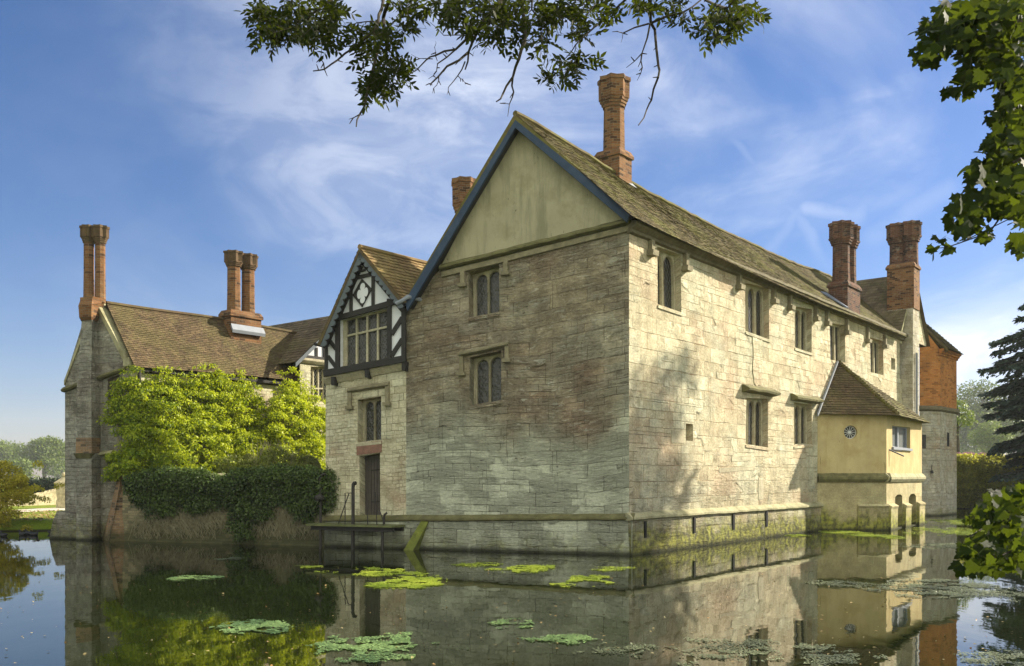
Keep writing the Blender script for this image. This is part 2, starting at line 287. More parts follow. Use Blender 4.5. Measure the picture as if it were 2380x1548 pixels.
M['slate_lead'] = plain_mat('grey_lead_sheet', (0.16, 0.19, 0.27), 0.5, 0.2, 4, 0.4, 0.005)
M['iron'] = plain_mat('rusty_black_iron', (0.030, 0.026, 0.022), 0.7, 0.4, 12, 0.5, 0.003)
M['wood_door'] = plain_mat('weathered_door_wood', (0.085, 0.075, 0.062), 0.8, 0.3, 5, 0.6, 0.006, streak=(0.03, 0.027, 0.024))
M['deck'] = plain_mat('mossy_deck_wood', (0.11, 0.12, 0.045), 0.85, 0.4, 5, 0.8, 0.01, stain=(0.16, 0.18, 0.04))
M['opening_dark'] = plain_mat('opening_dark_paint', (0.006, 0.006, 0.006), 0.95, 0.0, 5, 0.0)  # near-black colour stands in for the unlit depth of openings
M['leading'] = plain_mat('window_lead', (0.10, 0.10, 0.10), 0.6, 0.1, 5, 0.1)
M['pale_leading'] = plain_mat('pale_window_lead', (0.55, 0.56, 0.55), 0.6, 0.1, 5, 0.1)
M['eave_wood'] = plain_mat('old_eave_timber', (0.15, 0.13, 0.075), 0.9, 0.4, 6, 0.8, 0.012, stain=(0.06, 0.05, 0.03))
M['moss_stone'] = plain_mat('mossy_stone', (0.14, 0.13, 0.055), 0.95, 0.5, 5, 1.0, 0.02, stain=(0.05, 0.05, 0.02))
M['coping'] = plain_mat('lichen_coping', (0.34, 0.32, 0.19), 0.95, 0.4, 5, 1.0, 0.02, stain=(0.14, 0.13, 0.06), stain_f=0.8)
M['moss_green'] = plain_mat('thick_green_moss', (0.15, 0.17, 0.028), 0.95, 0.5, 6, 1.0, 0.02, stain=(0.06, 0.06, 0.02))
M['bark'] = plain_mat('branch_bark', (0.045, 0.036, 0.026), 0.9, 0.3, 20, 0.6, 0.005)
M['bark_grey'] = plain_mat('trunk_bark', (0.09, 0.075, 0.055), 0.9, 0.4, 6, 0.8, 0.02)
M['vine'] = plain_mat('dry_vine_stem', (0.22, 0.20, 0.12), 0.9, 0.4, 9, 0.5, 0.004)
M['duck'] = plain_mat('dark_feathers', (0.015, 0.015, 0.017), 0.6, 0.3, 20, 0.3, 0.002)
M['wall_pale'] = plain_mat('pale_dry_stone', (0.46, 0.40, 0.25), 0.95, 0.45, 8, 1.0, 0.02, stain=(0.2, 0.17, 0.09))
M['path'] = plain_mat('pale_gravel', (0.56, 0.50, 0.40), 0.95, 0.15, 8, 0.5, 0.01)
s = NT('leaded_glass'); p = s.pos()
s.bsdf((0.028, 0.028, 0.022), 0.16, s.bump(s.noise(p, 7.0, 2), 0.8, 0.05), **{'Specular IOR Level': 0.55}); M['glass'] = s.m
s = NT('pale_leaded_glass'); s.bsdf((0.20, 0.22, 0.23), 0.2, None, **{'Specular IOR Level': 0.8}); M['glass_pale'] = s.m
# water
s = NT('moat_water'); p = s.pos()
h = s.math('ADD', s.noise(s.map(p, (1, 0.45, 1)), 2.2, 3, 0.5), s.math('MULTIPLY', s.noise(s.map(p, (1, 0.5, 1)), 0.5, 2), 1.6))
murk = s.mix(s.rng(s.noise(p, 0.25, 4), 0.35, 0.65), (0.004, 0.006, 0.002), (0.010, 0.016, 0.003))
s.bsdf(murk, 0.02, s.bump(h, 0.045, 0.05), IOR=1.45, **{'Specular IOR Level': 0.6}); M['water'] = s.m
# grass
s = NT('lawn_grass'); p = s.pos()
g = s.noise(p, 0.9, 5, 0.6); g2 = s.noise(p, 18, 5, 0.75)
col = s.mix(s.rng(g, 0.35, 0.65), (0.14, 0.21, 0.012), (0.23, 0.29, 0.02)); col = s.mix(1.0, col, _grey(s, s.rng(g2, 0.3, 0.7, 0.55, 1.4)), 'MULTIPLY')
col = s.mix(s.rng(s.noise(p, 0.05, 3), 0.5, 0.62, 0, 0.5), col, (0.20, 0.20, 0.05))
z = s.wz(); col = s.mix(s.rng(z, 0.07, 0.02), col, (0.035, 0.035, 0.02))
s.bsdf(col, 0.95, s.bump(g2, 1.0, 0.05), **{'Specular IOR Level': 0.15}); M['grass'] = s.m
s = NT('courtyard_earth'); p = s.pos(); s.bsdf(s.mix(s.noise(p, 3, 5), (0.08, 0.09, 0.03), (0.14, 0.13, 0.06)), 0.95); M['earth'] = s.m
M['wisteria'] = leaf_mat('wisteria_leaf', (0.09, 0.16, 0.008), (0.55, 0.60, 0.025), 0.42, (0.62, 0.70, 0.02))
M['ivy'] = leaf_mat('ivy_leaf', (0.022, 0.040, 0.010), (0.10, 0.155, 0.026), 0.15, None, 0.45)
M['shrub'] = leaf_mat('shrub_leaf', (0.10, 0.13, 0.02), (0.22, 0.25, 0.04), 0.3)
M['yew'] = leaf_mat('clipped_yew_leaf', (0.10, 0.12, 0.02), (0.20, 0.22, 0.04), 0.2)
M['ash'] = leaf_mat('ash_leaf', (0.010, 0.018, 0.003), (0.032, 0.043, 0.005), 0.42, (0.09, 0.115, 0.006), 0.6, 0.12)  # leaf colour darkened in place of shade from the canopy above
M['maple'] = leaf_mat('maple_leaf', (0.010, 0.020, 0.004), (0.036, 0.058, 0.007), 0.42, (0.13, 0.17, 0.008), 0.6, 0.12)  # darkened like the ash leaves, canopy shade put into the colour
M['conifer'] = leaf_mat('conifer_needles', (0.020, 0.045, 0.028), (0.080, 0.125, 0.070), 0.2, None, 0.6)
M['tree'] = leaf_mat('far_tree_leaf', (0.07, 0.11, 0.018), (0.19, 0.25, 0.04), 0.4)
M['olive'] = leaf_mat('olive_bush_leaf', (0.22, 0.20, 0.02), (0.60, 0.52, 0.05), 0.6)
M['hedge'] = leaf_mat('hedge_leaf', (0.14, 0.16, 0.015), (0.55, 0.54, 0.06), 0.6)
M['darkhedge'] = leaf_mat('dark_hedge_leaf', (0.015, 0.028, 0.012), (0.035, 0.055, 0.02), 0.15)
M['pink'] = leaf_mat('pink_blossom', (0.35, 0.14, 0.22), (0.55, 0.30, 0.36), 0.3)
M['fallen'] = leaf_mat('fallen_leaf', (0.26, 0.13, 0.03), (0.46, 0.38, 0.19), 0.1)
M['algae_bright'] = leaf_mat('bright_duckweed', (0.16, 0.24, 0.015), (0.42, 0.50, 0.05), 0.1)
M['algae_blue'] = leaf_mat('bluish_duckweed', (0.08, 0.15, 0.055), (0.27, 0.40, 0.14), 0.1)
M['algae_grey'] = leaf_mat('grey_duckweed', (0.07, 0.09, 0.05), (0.23, 0.26, 0.14), 0.1)
# ------------------------------------------------------------------ geometry helpers
def tag(o, label=None, cat=None, group=None, kind=None):
    if label: o['label'] = label
    if cat: o['category'] = cat
    if group: o['group'] = group
    if kind: o['kind'] = kind
    return o
def empty(name, loc, label=None, cat=None, group=None):
    o = bpy.data.objects.new(name, None); COL.objects.link(o); o.location = loc
    o.empty_display_size = 0.3; return tag(o, label, cat, group)
class MB:
    """collects faces (world coordinates), builds ONE mesh object"""
    def __init__(s): s.v = []; s.f = []; s.uv = []; s.t = []; s.mi = []
    def poly(s, pts, uv=None, t=0.5, mi=0):
        b = len(s.v); s.v.extend([tuple(p) for p in pts]); s.f.append(tuple(range(b, b+len(pts))))
        s.uv.append(uv); s.t.append(t); s.mi.append(mi)
    def autouv(s, pts):
        p = [Vector(q) for q in pts]; n = Vector((0, 0, 0))
        for i in range(len(p)): n += p[i].cross(p[(i+1) % len(p)])
        n.normalize() if n.length > 0 else None
        if abs(n.z) > 0.8: return [(q.x, q.y) for q in p]
        h = Vector((-n.y, n.x, 0)); h = h.normalized() if h.length > 1e-6 else Vector((1, 0, 0))
        return [(q.dot(h), q.z) for q in p]
    def hexa(s, a, b, t=0.5, mi=0):
        """a, b: matching loops (same length) joined by side faces, capped"""
        n = len(a)
        s.poly(a[::-1], None, t, mi); s.poly(b, None, t, mi)
        for i in range(n): j = (i+1) % n; s.poly([a[i], a[j], b[j], b[i]], None, t, mi)
    def build(s, name, mat, parent=None, smooth=False, weld=False):
        me = bpy.data.meshes.new(name); loc = parent_loc(parent)
        vs_ = np.array(s.v, dtype=float).reshape(-1, 3) - np.array(loc)
        me.from_pydata(vs_.tolist(), [], s.f)
        uvl = me.uv_layers.new(name='UVMap'); arr = []; ta = []
        for f, uv, t in zip(s.f, s.uv, s.t):
            if uv is None: uv = s.autouv([s.v[i] for i in f])
            arr.extend([c for q in uv for c in q]); ta.append(t)
        uvl.data.foreach_set('uv', arr)
        at = me.attributes.new('tint', 'FLOAT', 'FACE'); at.data.foreach_set('value', ta)
        for m in (mat if isinstance(mat, (list, tuple)) else [mat]): me.materials.append(M[m] if isinstance(m, str) else m)
        if any(s.mi): me.polygons.foreach_set('material_index', s.mi)
        if smooth: me.polygons.foreach_set('use_smooth', [True]*len(s.f))
        me.validate(); me.update()
        o = bpy.data.objects.new(name, me); COL.objects.link(o)
        if parent is not None: o.parent = parent
        return o
def parent_loc(p):
    x = Vector((0, 0, 0))
    while p is not None: x = x + p.location; p = p.parent
    return tuple(x)
def ray(u, v): return Vector(((u-CU)/FV, 1.0, -(v-HV)/FV))
def at(u, v, y): r = ray(u, v); return Vector((r.x*y, y, CH+r.z*y))
def G(u, v, z=0.0): y = (CH-z)*FV/(v-HV); return Vector(((u-CU)/FV*y, y, z))
class Wall:
    """vertical wall plane from p0 (left) to p1 (right) as seen from outside; s metres along, z up, o outward"""
    def __init__(w, p0, p1):
        w.p0 = Vector((p0[0], p0[1], 0)); d = Vector((p1[0]-p0[0], p1[1]-p0[1], 0)); w.len = d.length; w.t = d.normalized(); w.n = Vector((w.t.y, -w.t.x, 0))
        w.vs = lambda s, z: z
    def P(w, s, z, o=0.0): return w.p0 + w.t*s + w.n*o + Vector((0, 0, z))
    def hit(w, u, v, o=0.0):
        r = ray(u, v); q = w.p0 + w.n*o; d = (q.x*w.n.x+q.y*w.n.y)/(r.x*w.n.x+r.y*w.n.y)
        p = Vector((r.x*d, d, CH+r.z*d)); return ((p-w.p0).dot(w.t), p.z)
    def at_u(w, u, o=0.0): return w.hit(u, HV, o)[0]
    def uv(w, s, z): return (s, w.vs(s, z))
    def quad(w, px, o=0.0): return [w.hit(u, v, o) for u, v in px]
def wall_mesh(mb, w, outer, holes=(), depth=0.25, o=0.0, mi=0, t=0.5):
    loops = [[Vector((a, b, 0)) for a, b in outer]] + [[Vector((a, b, 0)) for a, b in h] for h in holes]
    flat = [p for l in loops for p in l]
    for tri in tessellate_polygon(loops):
        q = [flat[i] for i in tri]
        if (q[1]-q[0]).cross(q[2]-q[0]).z < 0: q = q[::-1]
        mb.poly([w.P(p.x, p.y, o) for p in q], [w.uv(p.x, p.y) for p in q], t, mi)
    for h in holes:
        n = len(h)
        for i in range(n):
            a, b = h[i], h[(i+1) % n]
            mb.poly([w.P(*a, o), w.P(*b, o), w.P(*b, o-depth), w.P(*a, o-depth)], [(a[0]+a[1], a[1]), (b[0]+b[1], b[1]), (b[0]+b[1]+depth, b[1]+depth*.3), (a[0]+a[1]+depth, a[1]+depth*.3)], t, mi)
def prism(mb, w, poly, o0, o1, mi=0, t=0.5):
    """extrude a (s,z) polygon from offset o0 to o1 (o1 outward)"""
    mb.hexa([w.P(a, b, o0) for a, b in poly], [w.P(a, b, o1) for a, b in poly], t, mi)
def sweep(mb, w, s0, s1, pr0, pr1=None, seg=1, jit=0.0):
    """profile [(o,z)...] swept along the wall, closed ends"""
    pr1 = pr1 or pr0; n = len(pr0); L = []
    for k in range(seg+1):
        f = k/seg; j = [random.uniform(-jit, jit) if 0 < k < seg else 0 for _ in range(2)]
        L.append([w.P(s0+(s1-s0)*f, a[1]*(1-f)+b[1]*f + j[0], a[0]*(1-f)+b[0]*f + j[1]) for a, b in zip(pr0, pr1)])
    for k in range(seg):
        for i in range(n):
            j = (i+1) % n; mb.poly([L[k][i], L[k+1][i], L[k+1][j], L[k][j]])
    mb.poly(L[0]); mb.poly(L[-1][::-1])
def bil(Q, a, b):
    """Q = TL,TR,BR,BL in (s,z); a left->right, b bottom->top"""
    tl, tr, br, bl = Q
    f = lambda i: (bl[i]*(1-a)+br[i]*a)*(1-b)+(tl[i]*(1-a)+tr[i]*a)*b
    return (f(0), f(1))
def arch(a0, a1, b0, b1, aw, n=7, pointed=0.0):
    """light outline in the unit square, aw = arch height"""
    pts = [(a0, b0), (a1, b0)]; am = (a0+a1)/2; ra = (a1-a0)/2
    for k in range(n+1):
        th = math.pi*k/n; pts.append((am+ra*math.cos(th), b1-aw+aw*(math.sin(th)**(0.8))))
    return pts
def window(w, px, parent, lights=2, arched=True, depth=0.24, o=0.0, transom=None, lattice=0.11, frame='stone_frame', glass='glass', lead='leading', margin=(0.05, 0.04, 0.06), mul=0.07, Q=None, label=None):
    """frame sheet with light openings (window), glass (pane), diamond leading (leading)"""
    Q = Q or w.quad(px, o); mb = MB(); lm, bm, tm = margin; holes = []
    wd = abs(Q[1][0]-Q[0][0]); ht = abs(Q[0][1]-Q[3][1])
    span = (1-2*lm-(lights-1)*mul)/lights; rows = [(bm, 1-tm)] if transom is None else [(bm, transom-0.02), (transom+0.02, 1-tm)]
    for i in range(lights):
        a0 = lm+i*(span+mul)
        for (b0, b1) in rows:
            if arched: pts = arch(a0, a0+span, b0, b1, min(0.5, span*wd*0.62/ht))
            else: pts = [(a0, b0), (a0+span, b0), (a0+span, b1), (a0, b1)]
            holes.append([bil(Q, a, b) for a, b in pts])
    E = 0.02; Qo = [bil(Q, -E, -E), bil(Q, 1+E, -E), bil(Q, 1+E, 1+E), bil(Q, -E, 1+E)]
    wall_mesh(mb, w, Qo, holes, 0.09, o-depth)
    if arched:        # moulded edge round every light
        for h in holes:
            c = (sum(p[0] for p in h)/len(h), sum(p[1] for p in h)/len(h)); n = len(h)
            for i in range(2 if False else 0, n):
                a, b = h[i], h[(i+1) % n]; A = [c[k]+(a[k]-c[k])*1.0 for k in (0, 1)]; B = [c[k]+(b[k]-c[k])*1.0 for k in (0, 1)]
                A2 = (c[0]+(a[0]-c[0])*1.10, c[1]+(a[1]-c[1])*1.03); B2 = (c[0]+(b[0]-c[0])*1.10, c[1]+(b[1]-c[1])*1.03)
                mb.poly([w.P(*A, o-depth+.001), w.P(*A2, o-depth+0.028), w.P(*B2, o-depth+0.028), w.P(*B, o-depth+.001)])
    f = mb.build('window', frame, parent)
    if label: f['label'] = label
    g = MB(); g.poly([w.P(*bil(Q, a, b), o-depth-0.075) for a, b in ((0, 0), (1, 0), (1, 1), (0, 1))]); g.build('pane', glass, f)
    if lattice:
        l = MB(); zo = o-depth-0.066; dz = lattice*1.55; th = 0.006
        s0, s1 = min(q[0] for q in Q), max(q[0] for q in Q); z0, z1 = min(q[1] for q in Q), max(q[1] for q in Q)
        k = int((s1-s0)/lattice)+1; r = dz/lattice
        for i in range(-int((z1-z0)/dz)-2, k+int((z1-z0)/dz)+2):
            for sg in (1, -1):
                sa = s0+i*lattice; pts = []
                # line s = sa + sg*(z-z0)/r clipped to [s0,s1]
                zz = sorted([max(z0, z0+(s0-sa)*r*sg), min(z1, z0+(s1-sa)*r*sg)]) if False else None
                za, zb = z0, z1
                lo, hi = ((s0-sa)*r*sg, (s1-sa)*r*sg); lo, hi = min(lo, hi), max(lo, hi)
                za = max(z0, z0+lo); zb = min(z1, z0+hi)
                if zb-za < 0.02: continue
                A = (sa+sg*(za-z0)/r, za); B = (sa+sg*(zb-z0)/r, zb)
                l.poly([w.P(A[0]-th, A[1], zo), w.P(A[0]+th, A[1], zo), w.P(B[0]+th, B[1], zo), w.P(B[0]-th, B[1], zo)])
        if l.f: l.build('leading', lead, f)
    return f
def tiles(mb, L, R, nrows, tw, nrm, lift=0.022, over=1.22, jit=0.010, lip=0.014, rough=0.5):
    """overlapping roof tiles between left edge L(b) and right edge R(b), b=0 eave .. 1 ridge"""
    nrm = Vector(nrm).normalized()
    # solid underlay
    K = 14
    for k in range(K):
        b0, b1 = k/K, (k+1)/K; m = max(1, int((R(0)-L(0)).length/1.2))
        for i in range(m):
            f0, f1 = i/m, (i+1)/m
            q = [L(b0).lerp(R(b0), f0), L(b0).lerp(R(b0), f1), L(b1).lerp(R(b1), f1), L(b1).lerp(R(b1), f0)]
            if isinstance(L, Sag): q = [L.pt(f0, b0), L.pt(f1, b0), L.pt(f1, b1), L.pt(f0, b1)]
            mb.poly(q, t=0.2)
    for j in range(nrows):
        b0 = j/nrows; b1 = min(1.0, (j+over)/nrows)
        ln = (R(b0)-L(b0)).length; n = max(1, int(round(ln/tw))); off = 0.5/n if j % 2 else 0
        wob = random.uniform(-1, 1)*0.004
        for i in range(-(j % 2), n):
            f0 = max(0, i/n+off); f1 = min(1, (i+1)/n+off)
            if f1-f0 < 0.1/n: continue
            g = 0.03/n; e0, e1 = f0+g, f1-g
            if isinstance(L, Sag): a, b, c, d = L.pt(e0, b0), L.pt(e1, b0), L.pt(e1, b1), L.pt(e0, b1)
            else: a, b, c, d = L(b0).lerp(R(b0), e0), L(b0).lerp(R(b0), e1), L(b1).lerp(R(b1), e1), L(b1).lerp(R(b1), e0)
            up = (d-a).normalized(); dn = up*(-random.uniform(0, jit)-wob)
            h1 = lift*random.uniform(0.75, 1.35); h2 = lift*random.uniform(0.75, 1.35)
            a2, b2 = a+nrm*h1+dn, b+nrm*h2+dn; c2, d2 = c+nrm*0.006, d+nrm*0.006
            t = random.random(); mb.poly([a2, b2, c2, d2], t=t)
            mb.poly([a2-nrm*lip, b2-nrm*lip, b2, a2], t=t*0.6)
class Sag:
    """callable edge with bilinear+sagging surface pt(f,b)"""
    def __init__(s, eave, ridge): s.e = eave; s.r = ridge       # functions f->Vector
    def pt(s, f, b): return s.e(f).lerp(s.r(f), b)
    def __call__(s, b): return s.pt(0, b)
def polyline(pts):
    """f in 0..1 -> point, by parameter list [(f,Vector)]"""
    def g(f):
        f = min(1, max(0, f))
        for (a, p), (b, q) in zip(pts, pts[1:]):
            if f <= b or b == pts[-1][0]:
                k = (f-a)/(b-a) if b > a else 0; k = min(1, max(0, k)); return p.lerp(q, k)
    return g
def smoothline(pts):
    fs = [p[0] for p in pts]; P = [p[1] for p in pts]
    def g(f):
        f = min(1, max(0, f)); i = 0
        while i < len(fs)-2 and f > fs[i+1]: i += 1
        k = (f-fs[i])/(fs[i+1]-fs[i]); p1, p2 = P[i], P[i+1]; p0 = P[i-1] if i else p1*2-p2; p3 = P[i+2] if i+2 < len(P) else p2*2-p1
        return 0.5*((2*p1)+(p2-p0)*k+(2*p0-5*p1+4*p2-p3)*k*k+(3*p1-p0-3*p2+p3)*k**3)
    return g
def tube(mb, pts, r, n=6, t=0.5):
    """tapered tube along pts; r number or list"""
    rs = r if isinstance(r, (list, tuple)) else [r]*len(pts); rings = []
    for i, p in enumerate(pts):
        d = (pts[min(i+1, len(pts)-1)]-pts[max(i-1, 0)])
        d = d.normalized() if d.length > 1e-9 else Vector((0, 0, 1))
        x = d.orthogonal().normalized(); y = d.cross(x)
        if rings:   # keep the frame steady
            x = (px_ - d*px_.dot(d)); x = x.normalized() if x.length > 1e-6 else d.orthogonal().normalized(); y = d.cross(x)
        px_ = x
        rings.append([p+(x*math.cos(2*math.pi*k/n)+y*math.sin(2*math.pi*k/n))*rs[i] for k in range(n)])
    for a, b in zip(rings, rings[1:]):
        for k in range(n): j = (k+1) % n; mb.poly([a[k], a[j], b[j], b[k]], t=t)
    mb.poly(rings[0][::-1], t=t); mb.poly(rings[-1], t=t)
def ring(c, r, n, z, ph=0.0, star=0.0, sx=1.0):
    out = []
    for k in range(n):
        a = 2*math.pi*k/n+ph; rr = r*(1+(star if k % 2 == 0 else -star)); out.append(Vector((c[0]+rr*math.cos(a), c[1]+rr*math.sin(a), z)))
    return out
def loft(mb, rings, cap=True, t=0.5):
    for a, b in zip(rings, rings[1:]):
        n = len(a); u = 0
        for k in range(n):
            j = (k+1) % n; wdt = (a[k]-a[j]).length; 
            mb.poly([a[k], a[j], b[j], b[k]], [(u, a[k].z), (u+wdt, a[j].z), (u+wdt, b[j].z), (u, b[k].z)], t); u += wdt
    if cap: mb.poly(rings[-1], t=t); mb.poly(rings[0][::-1], t=t)
def flue(parent, c, z0, zc, z1, r, rc, mat='brick', n=8, ph=0.0, star=0.0, cap='cap_stone', capstar=0.13):
    """octagonal brick shaft from z0 to zc, corbelled star cap to z1"""
    mb = MB(); loft(mb, [ring(c, r*1.04, n, z0, ph, star), ring(c, r*0.97, n, (z0+zc)/2, ph, star), ring(c, r*0.96, n, zc, ph, star)])
    mb.build('shaft', mat, parent)
    m2 = MB(); h = z1-zc; R = []; nn = 16
    prof = [(r*1.0, 0), (r*1.10, 0.0), (r*1.10, .10), (r*1.20, .11), (r*1.20, .20), (r*1.30, .21), (r*1.30, .30), (rc*0.92, .32), (rc*0.92, .84), (rc, .86), (rc, 1.0)]
    for i, (rr, f) in enumerate(prof):
        st = capstar if i > 5 else capstar*0.3
        R.append(ring(c, rr, nn, zc+h*f+0.001*i, ph, st))
    loft(m2, R); m2.build('cap', [mat, cap] if False else (mat if cap is None else cap), parent)
def cblock(parent, name, c, ax, hx, hy, z0, z1, mat, top=None, flare=0.05):
    """rectangular block with a small projecting top course; ax = unit direction of local x"""
    ax = Vector((ax[0], ax[1], 0)).normalized(); ay = Vector((-ax.y, ax.x, 0)); c = Vector((c[0], c[1], 0))
    def rg(k, z): return [c+ax*(a*(hx+k))+ay*(b*(hy+k))+Vector((0, 0, z)) for a, b in ((-1, -1), (1, -1), (1, 1), (-1, 1))]
    mb = MB(); rs = [rg(0, z0), rg(0, z1)]
    if flare: rs += [rg(flare, z1+.001), rg(flare, z1+0.09), rg(-0.02, z1+0.22)]
    loft(mb, rs); return mb.build(name, mat, parent)

# ------------------------------------------------------------------ leaf clouds (vectorised)
LEAF = {
 'oval': (np.array([[0, 0, 0], [.35, .26, .05], [1, 0, -.04], [.35, -.26, .05]]), [(0, 1, 2, 3)]),
 'leaflet': (np.array([[0, 0, 0], [.3, .19, .03], [.7, .15, .02], [1, 0, -.05], [.7, -.15, .02], [.3, -.19, .03]]), [(0, 1, 2, 3, 4, 5)]),
 'maple': (np.array([[0, 0, 0], [.02, .30, 0.03], [-.12, .42, 0], [.18, .46, .02], [.34, .62, -.03], [.42, .40, .02], [.60, .40, 0], [.62, .20, .03], [.82, .16, 0], [1, 0, -.08],
                     [.82, -.16, 0], [.62, -.20, .03], [.60, -.40, 0], [.42, -.40, .02], [.34, -.62, -.03], [.18, -.46, .02], [-.12, -.42, 0], [.02, -.30, .03]]),
           [(0, 1, 2, 3), (0, 3, 4, 5), (0, 5, 6, 7), (0, 7, 8, 9), (0, 9, 10, 11), (0, 11, 12, 13), (0, 13, 14, 15), (0, 15, 16, 17)]),
 'disc': (np.array([[.5*math.cos(a), .5*math.sin(a), 0] for a in np.linspace(0, 2*math.pi, 7)[:-1]]), [(0, 1, 2, 3, 4, 5)]),
 'needle': (np.array([[0, 0, 0], [.5, .10, .0], [1, 0, -.05], [.5, -.10, .0]]), [(0, 1, 2, 3)]),
}
def leaves(name, mat, parent, C, D, N, S, tint=None, shape='oval'):
    """C centres, D leaf axis, N leaf normal, S size; one mesh"""
    T, F = LEAF[shape]; C = np.asarray(C, float); n = len(C)
    D = np.asarray(D, float); D = D/np.maximum(1e-9, np.linalg.norm(D, axis=1, keepdims=True))
    N = np.asarray(N, float); Y = np.cross(N, D); Y /= np.maximum(1e-9, np.linalg.norm(Y, axis=1, keepdims=True)); Z = np.cross(D, Y)
    S = np.broadcast_to(np.asarray(S, float), (n,))[:, None, None]
    V = C[:, None, :] + S*(T[None, :, 0:1]*D[:, None, :] + T[None, :, 1:2]*Y[:, None, :] + T[None, :, 2:3]*Z[:, None, :])
    K = len(T); V = V.reshape(-1, 3)-np.array(parent_loc(parent))
    lens = [len(f) for f in F]; base = np.concatenate([np.array(f) for f in F])
    idx = (np.arange(n)[:, None]*K + base[None, :]).reshape(-1)
    lt = np.tile(np.array(lens), n); ls = np.concatenate([[0], np.cumsum(lt)[:-1]])
    me = bpy.data.meshes.new(name); me.vertices.add(len(V)); me.vertices.foreach_set('co', V.reshape(-1).astype(np.float32))
    me.loops.add(len(idx)); me.loops.foreach_set('vertex_index', idx.astype(np.int32))
    me.polygons.add(len(lt)); me.polygons.foreach_set('loop_start', ls.astype(np.int32))
    at_ = me.attributes.new('tint', 'FLOAT', 'FACE')
    tn = RNG.random(n) if tint is None else np.clip(np.asarray(tint), 0, 1)
    at_.data.foreach_set('value', np.repeat(tn, len(F)).astype(np.float32))
    me.materials.append(M[mat]); me.update(calc_edges=True); me.validate()
    o = bpy.data.objects.new(name, me); COL.objects.link(o)
    if parent is not None: o.parent = parent
    return o
def rdir(n, up=0.0):
    v = RNG.normal(size=(n, 3)); v[:, 2] += up; return v/np.linalg.norm(v, axis=1, keepdims=True)
def blob_leaves(blobs, per_m2, flat=0.5, droop=0.3, outward=None, thick=0.35):
    """leaves on the shells of ellipsoid blobs [(centre, (rx,ry,rz), tint)] -> C,D,N,T"""
    Cs, Ds, Ns, Ts = [], [], [], []
    for c, r, ti in blobs:
        r = np.array(r); n = int(per_m2*4*math.pi*(r.prod()**(2/3)))
        if n < 3: continue
        d = rdir(n); d[:, 2] = np.where(d[:, 2] < -0.5, -d[:, 2]*RNG.random(n), d[:, 2]); d /= np.linalg.norm(d, axis=1, keepdims=True)
        k = 1-thick*RNG.random(n)**1.6; p = np.array(c)+d*r*k[:, None]*(1+RNG.normal(size=(n, 1))*0.05)
        nn = d+rdir(n)*0.75; ax = rdir(n)*0.8+d*0.5; ax[:, 2] -= droop
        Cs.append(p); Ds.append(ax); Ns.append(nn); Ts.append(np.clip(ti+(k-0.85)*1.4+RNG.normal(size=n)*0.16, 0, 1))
    return np.concatenate(Cs), np.concatenate(Ds), np.concatenate(Ns), np.concatenate(Ts)
# ------------------------------------------------------------------ key plan points (metres, water level z=0)
B = G(1462, 1290); A = G(944, 1275.6); E = Vector((10.58, 31.75, 0))
TR = (E-B).normalized()
WL = Wall(A, B); WR = Wall(B, B+TR*24.8)
WL.vs = lambda s, z: z*8.0/(8.0-0.93*(1-s/WL.len))
LW = WL.len
# ================================================================== MAIN RANGE
main = empty('stone_manor_range', (3.0, 24.0, 0), 'large stone manor range with plaster gable, blue bargeboards and long mossy roof', 'manor house')
zB = WR.hit(1464, 515)[1]
# front gable wall with two windows
wu = [(1089, 632), (1160, 613), (1161, 724), (1090, 738)]; wl_ = [(1091, 831), (1165, 815), (1165, 930), (1091, 943)]
gl = WL.hit(1030, 620); gr = (LW, WL.hit(1458, 512)[1]); zA = WL.hit(944, 706)[1]
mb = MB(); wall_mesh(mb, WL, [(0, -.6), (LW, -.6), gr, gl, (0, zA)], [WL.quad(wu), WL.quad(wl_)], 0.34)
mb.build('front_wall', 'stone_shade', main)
# plaster gable above
ap = WL.hit(1199, 283)
mb = MB(); wall_mesh(mb, WL, [(gl[0]-.06, gl[1]-.02), (gr[0], gr[1]), (LW+.02, gr[1]+.06), (ap[0], ap[1]-.06)], (), o=0.045); mb.poly([WL.P(gl[0], gl[1], .045), WL.P(gl[0], gl[1], 0), WL.P(gr[0], gr[1], 0), WL.P(gr[0], gr[1], .045)])
mb.build('gable_plaster', 'plaster', main)
# drip string at the foot of the plaster
def line_mould(mb, w, a, b, prof, seg=1, jit=0.0):
    (s0, z0), (s1, z1) = a, b
    sweep(mb, w, s0, s1, [(o, z0+dz) for o, dz in prof], [(o, z1+dz) for o, dz in prof], seg, jit)
mb = MB(); line_mould(mb, WL, (gl[0]-.05, gl[1]), (LW+.05, gr[1]), [(-.01, .05), (.05, .06), (.17, -.02), (.17, -.07), (.06, -.11), (-.01, -.11)], 22, 0.012)
mb.build('drip_moulding', 'moss_stone', main)
mb = MB(); gl2 = (gl[0]-.02, gl[1]-.14)
line_mould(mb, WL, gl2, (LW+.0, gr[1]-.14), [(-.01, 0), (.06, 0), (.06, -.13), (-.01, -.15)], 6, 0.005); mb.build('string_course', 'stone_worn', main)
window(WL, wu, main, 2, True, 0.33, lattice=0.085, mul=0.07, margin=(0.10, 0.02, 0.06), label='upper two-light arched window of the gable wall')
window(WL, wl_, main, 2, True, 0.33, lattice=0.085, mul=0.07, margin=(0.10, 0.02, 0.06), label='lower two-light arched window of the gable wall')
def sill(w, px, parent, o=0.0, mat='stone_frame'):
    Q = w.quad(px, o); mb = MB(); bl, br = Q[3], Q[2]
    sweep(mb, w, bl[0]-.02, br[0]+.02, [(o-.34, bl[1]+.05), (o+.03, bl[1]-.03), (o+.03, bl[1]-.10), (o-.34, bl[1]-.10)], [(o-.34, br[1]+.05), (o+.03, br[1]-.03), (o+.03, br[1]-.10), (o-.34, br[1]-.10)])
    return mb.build('window_sill', mat, parent)
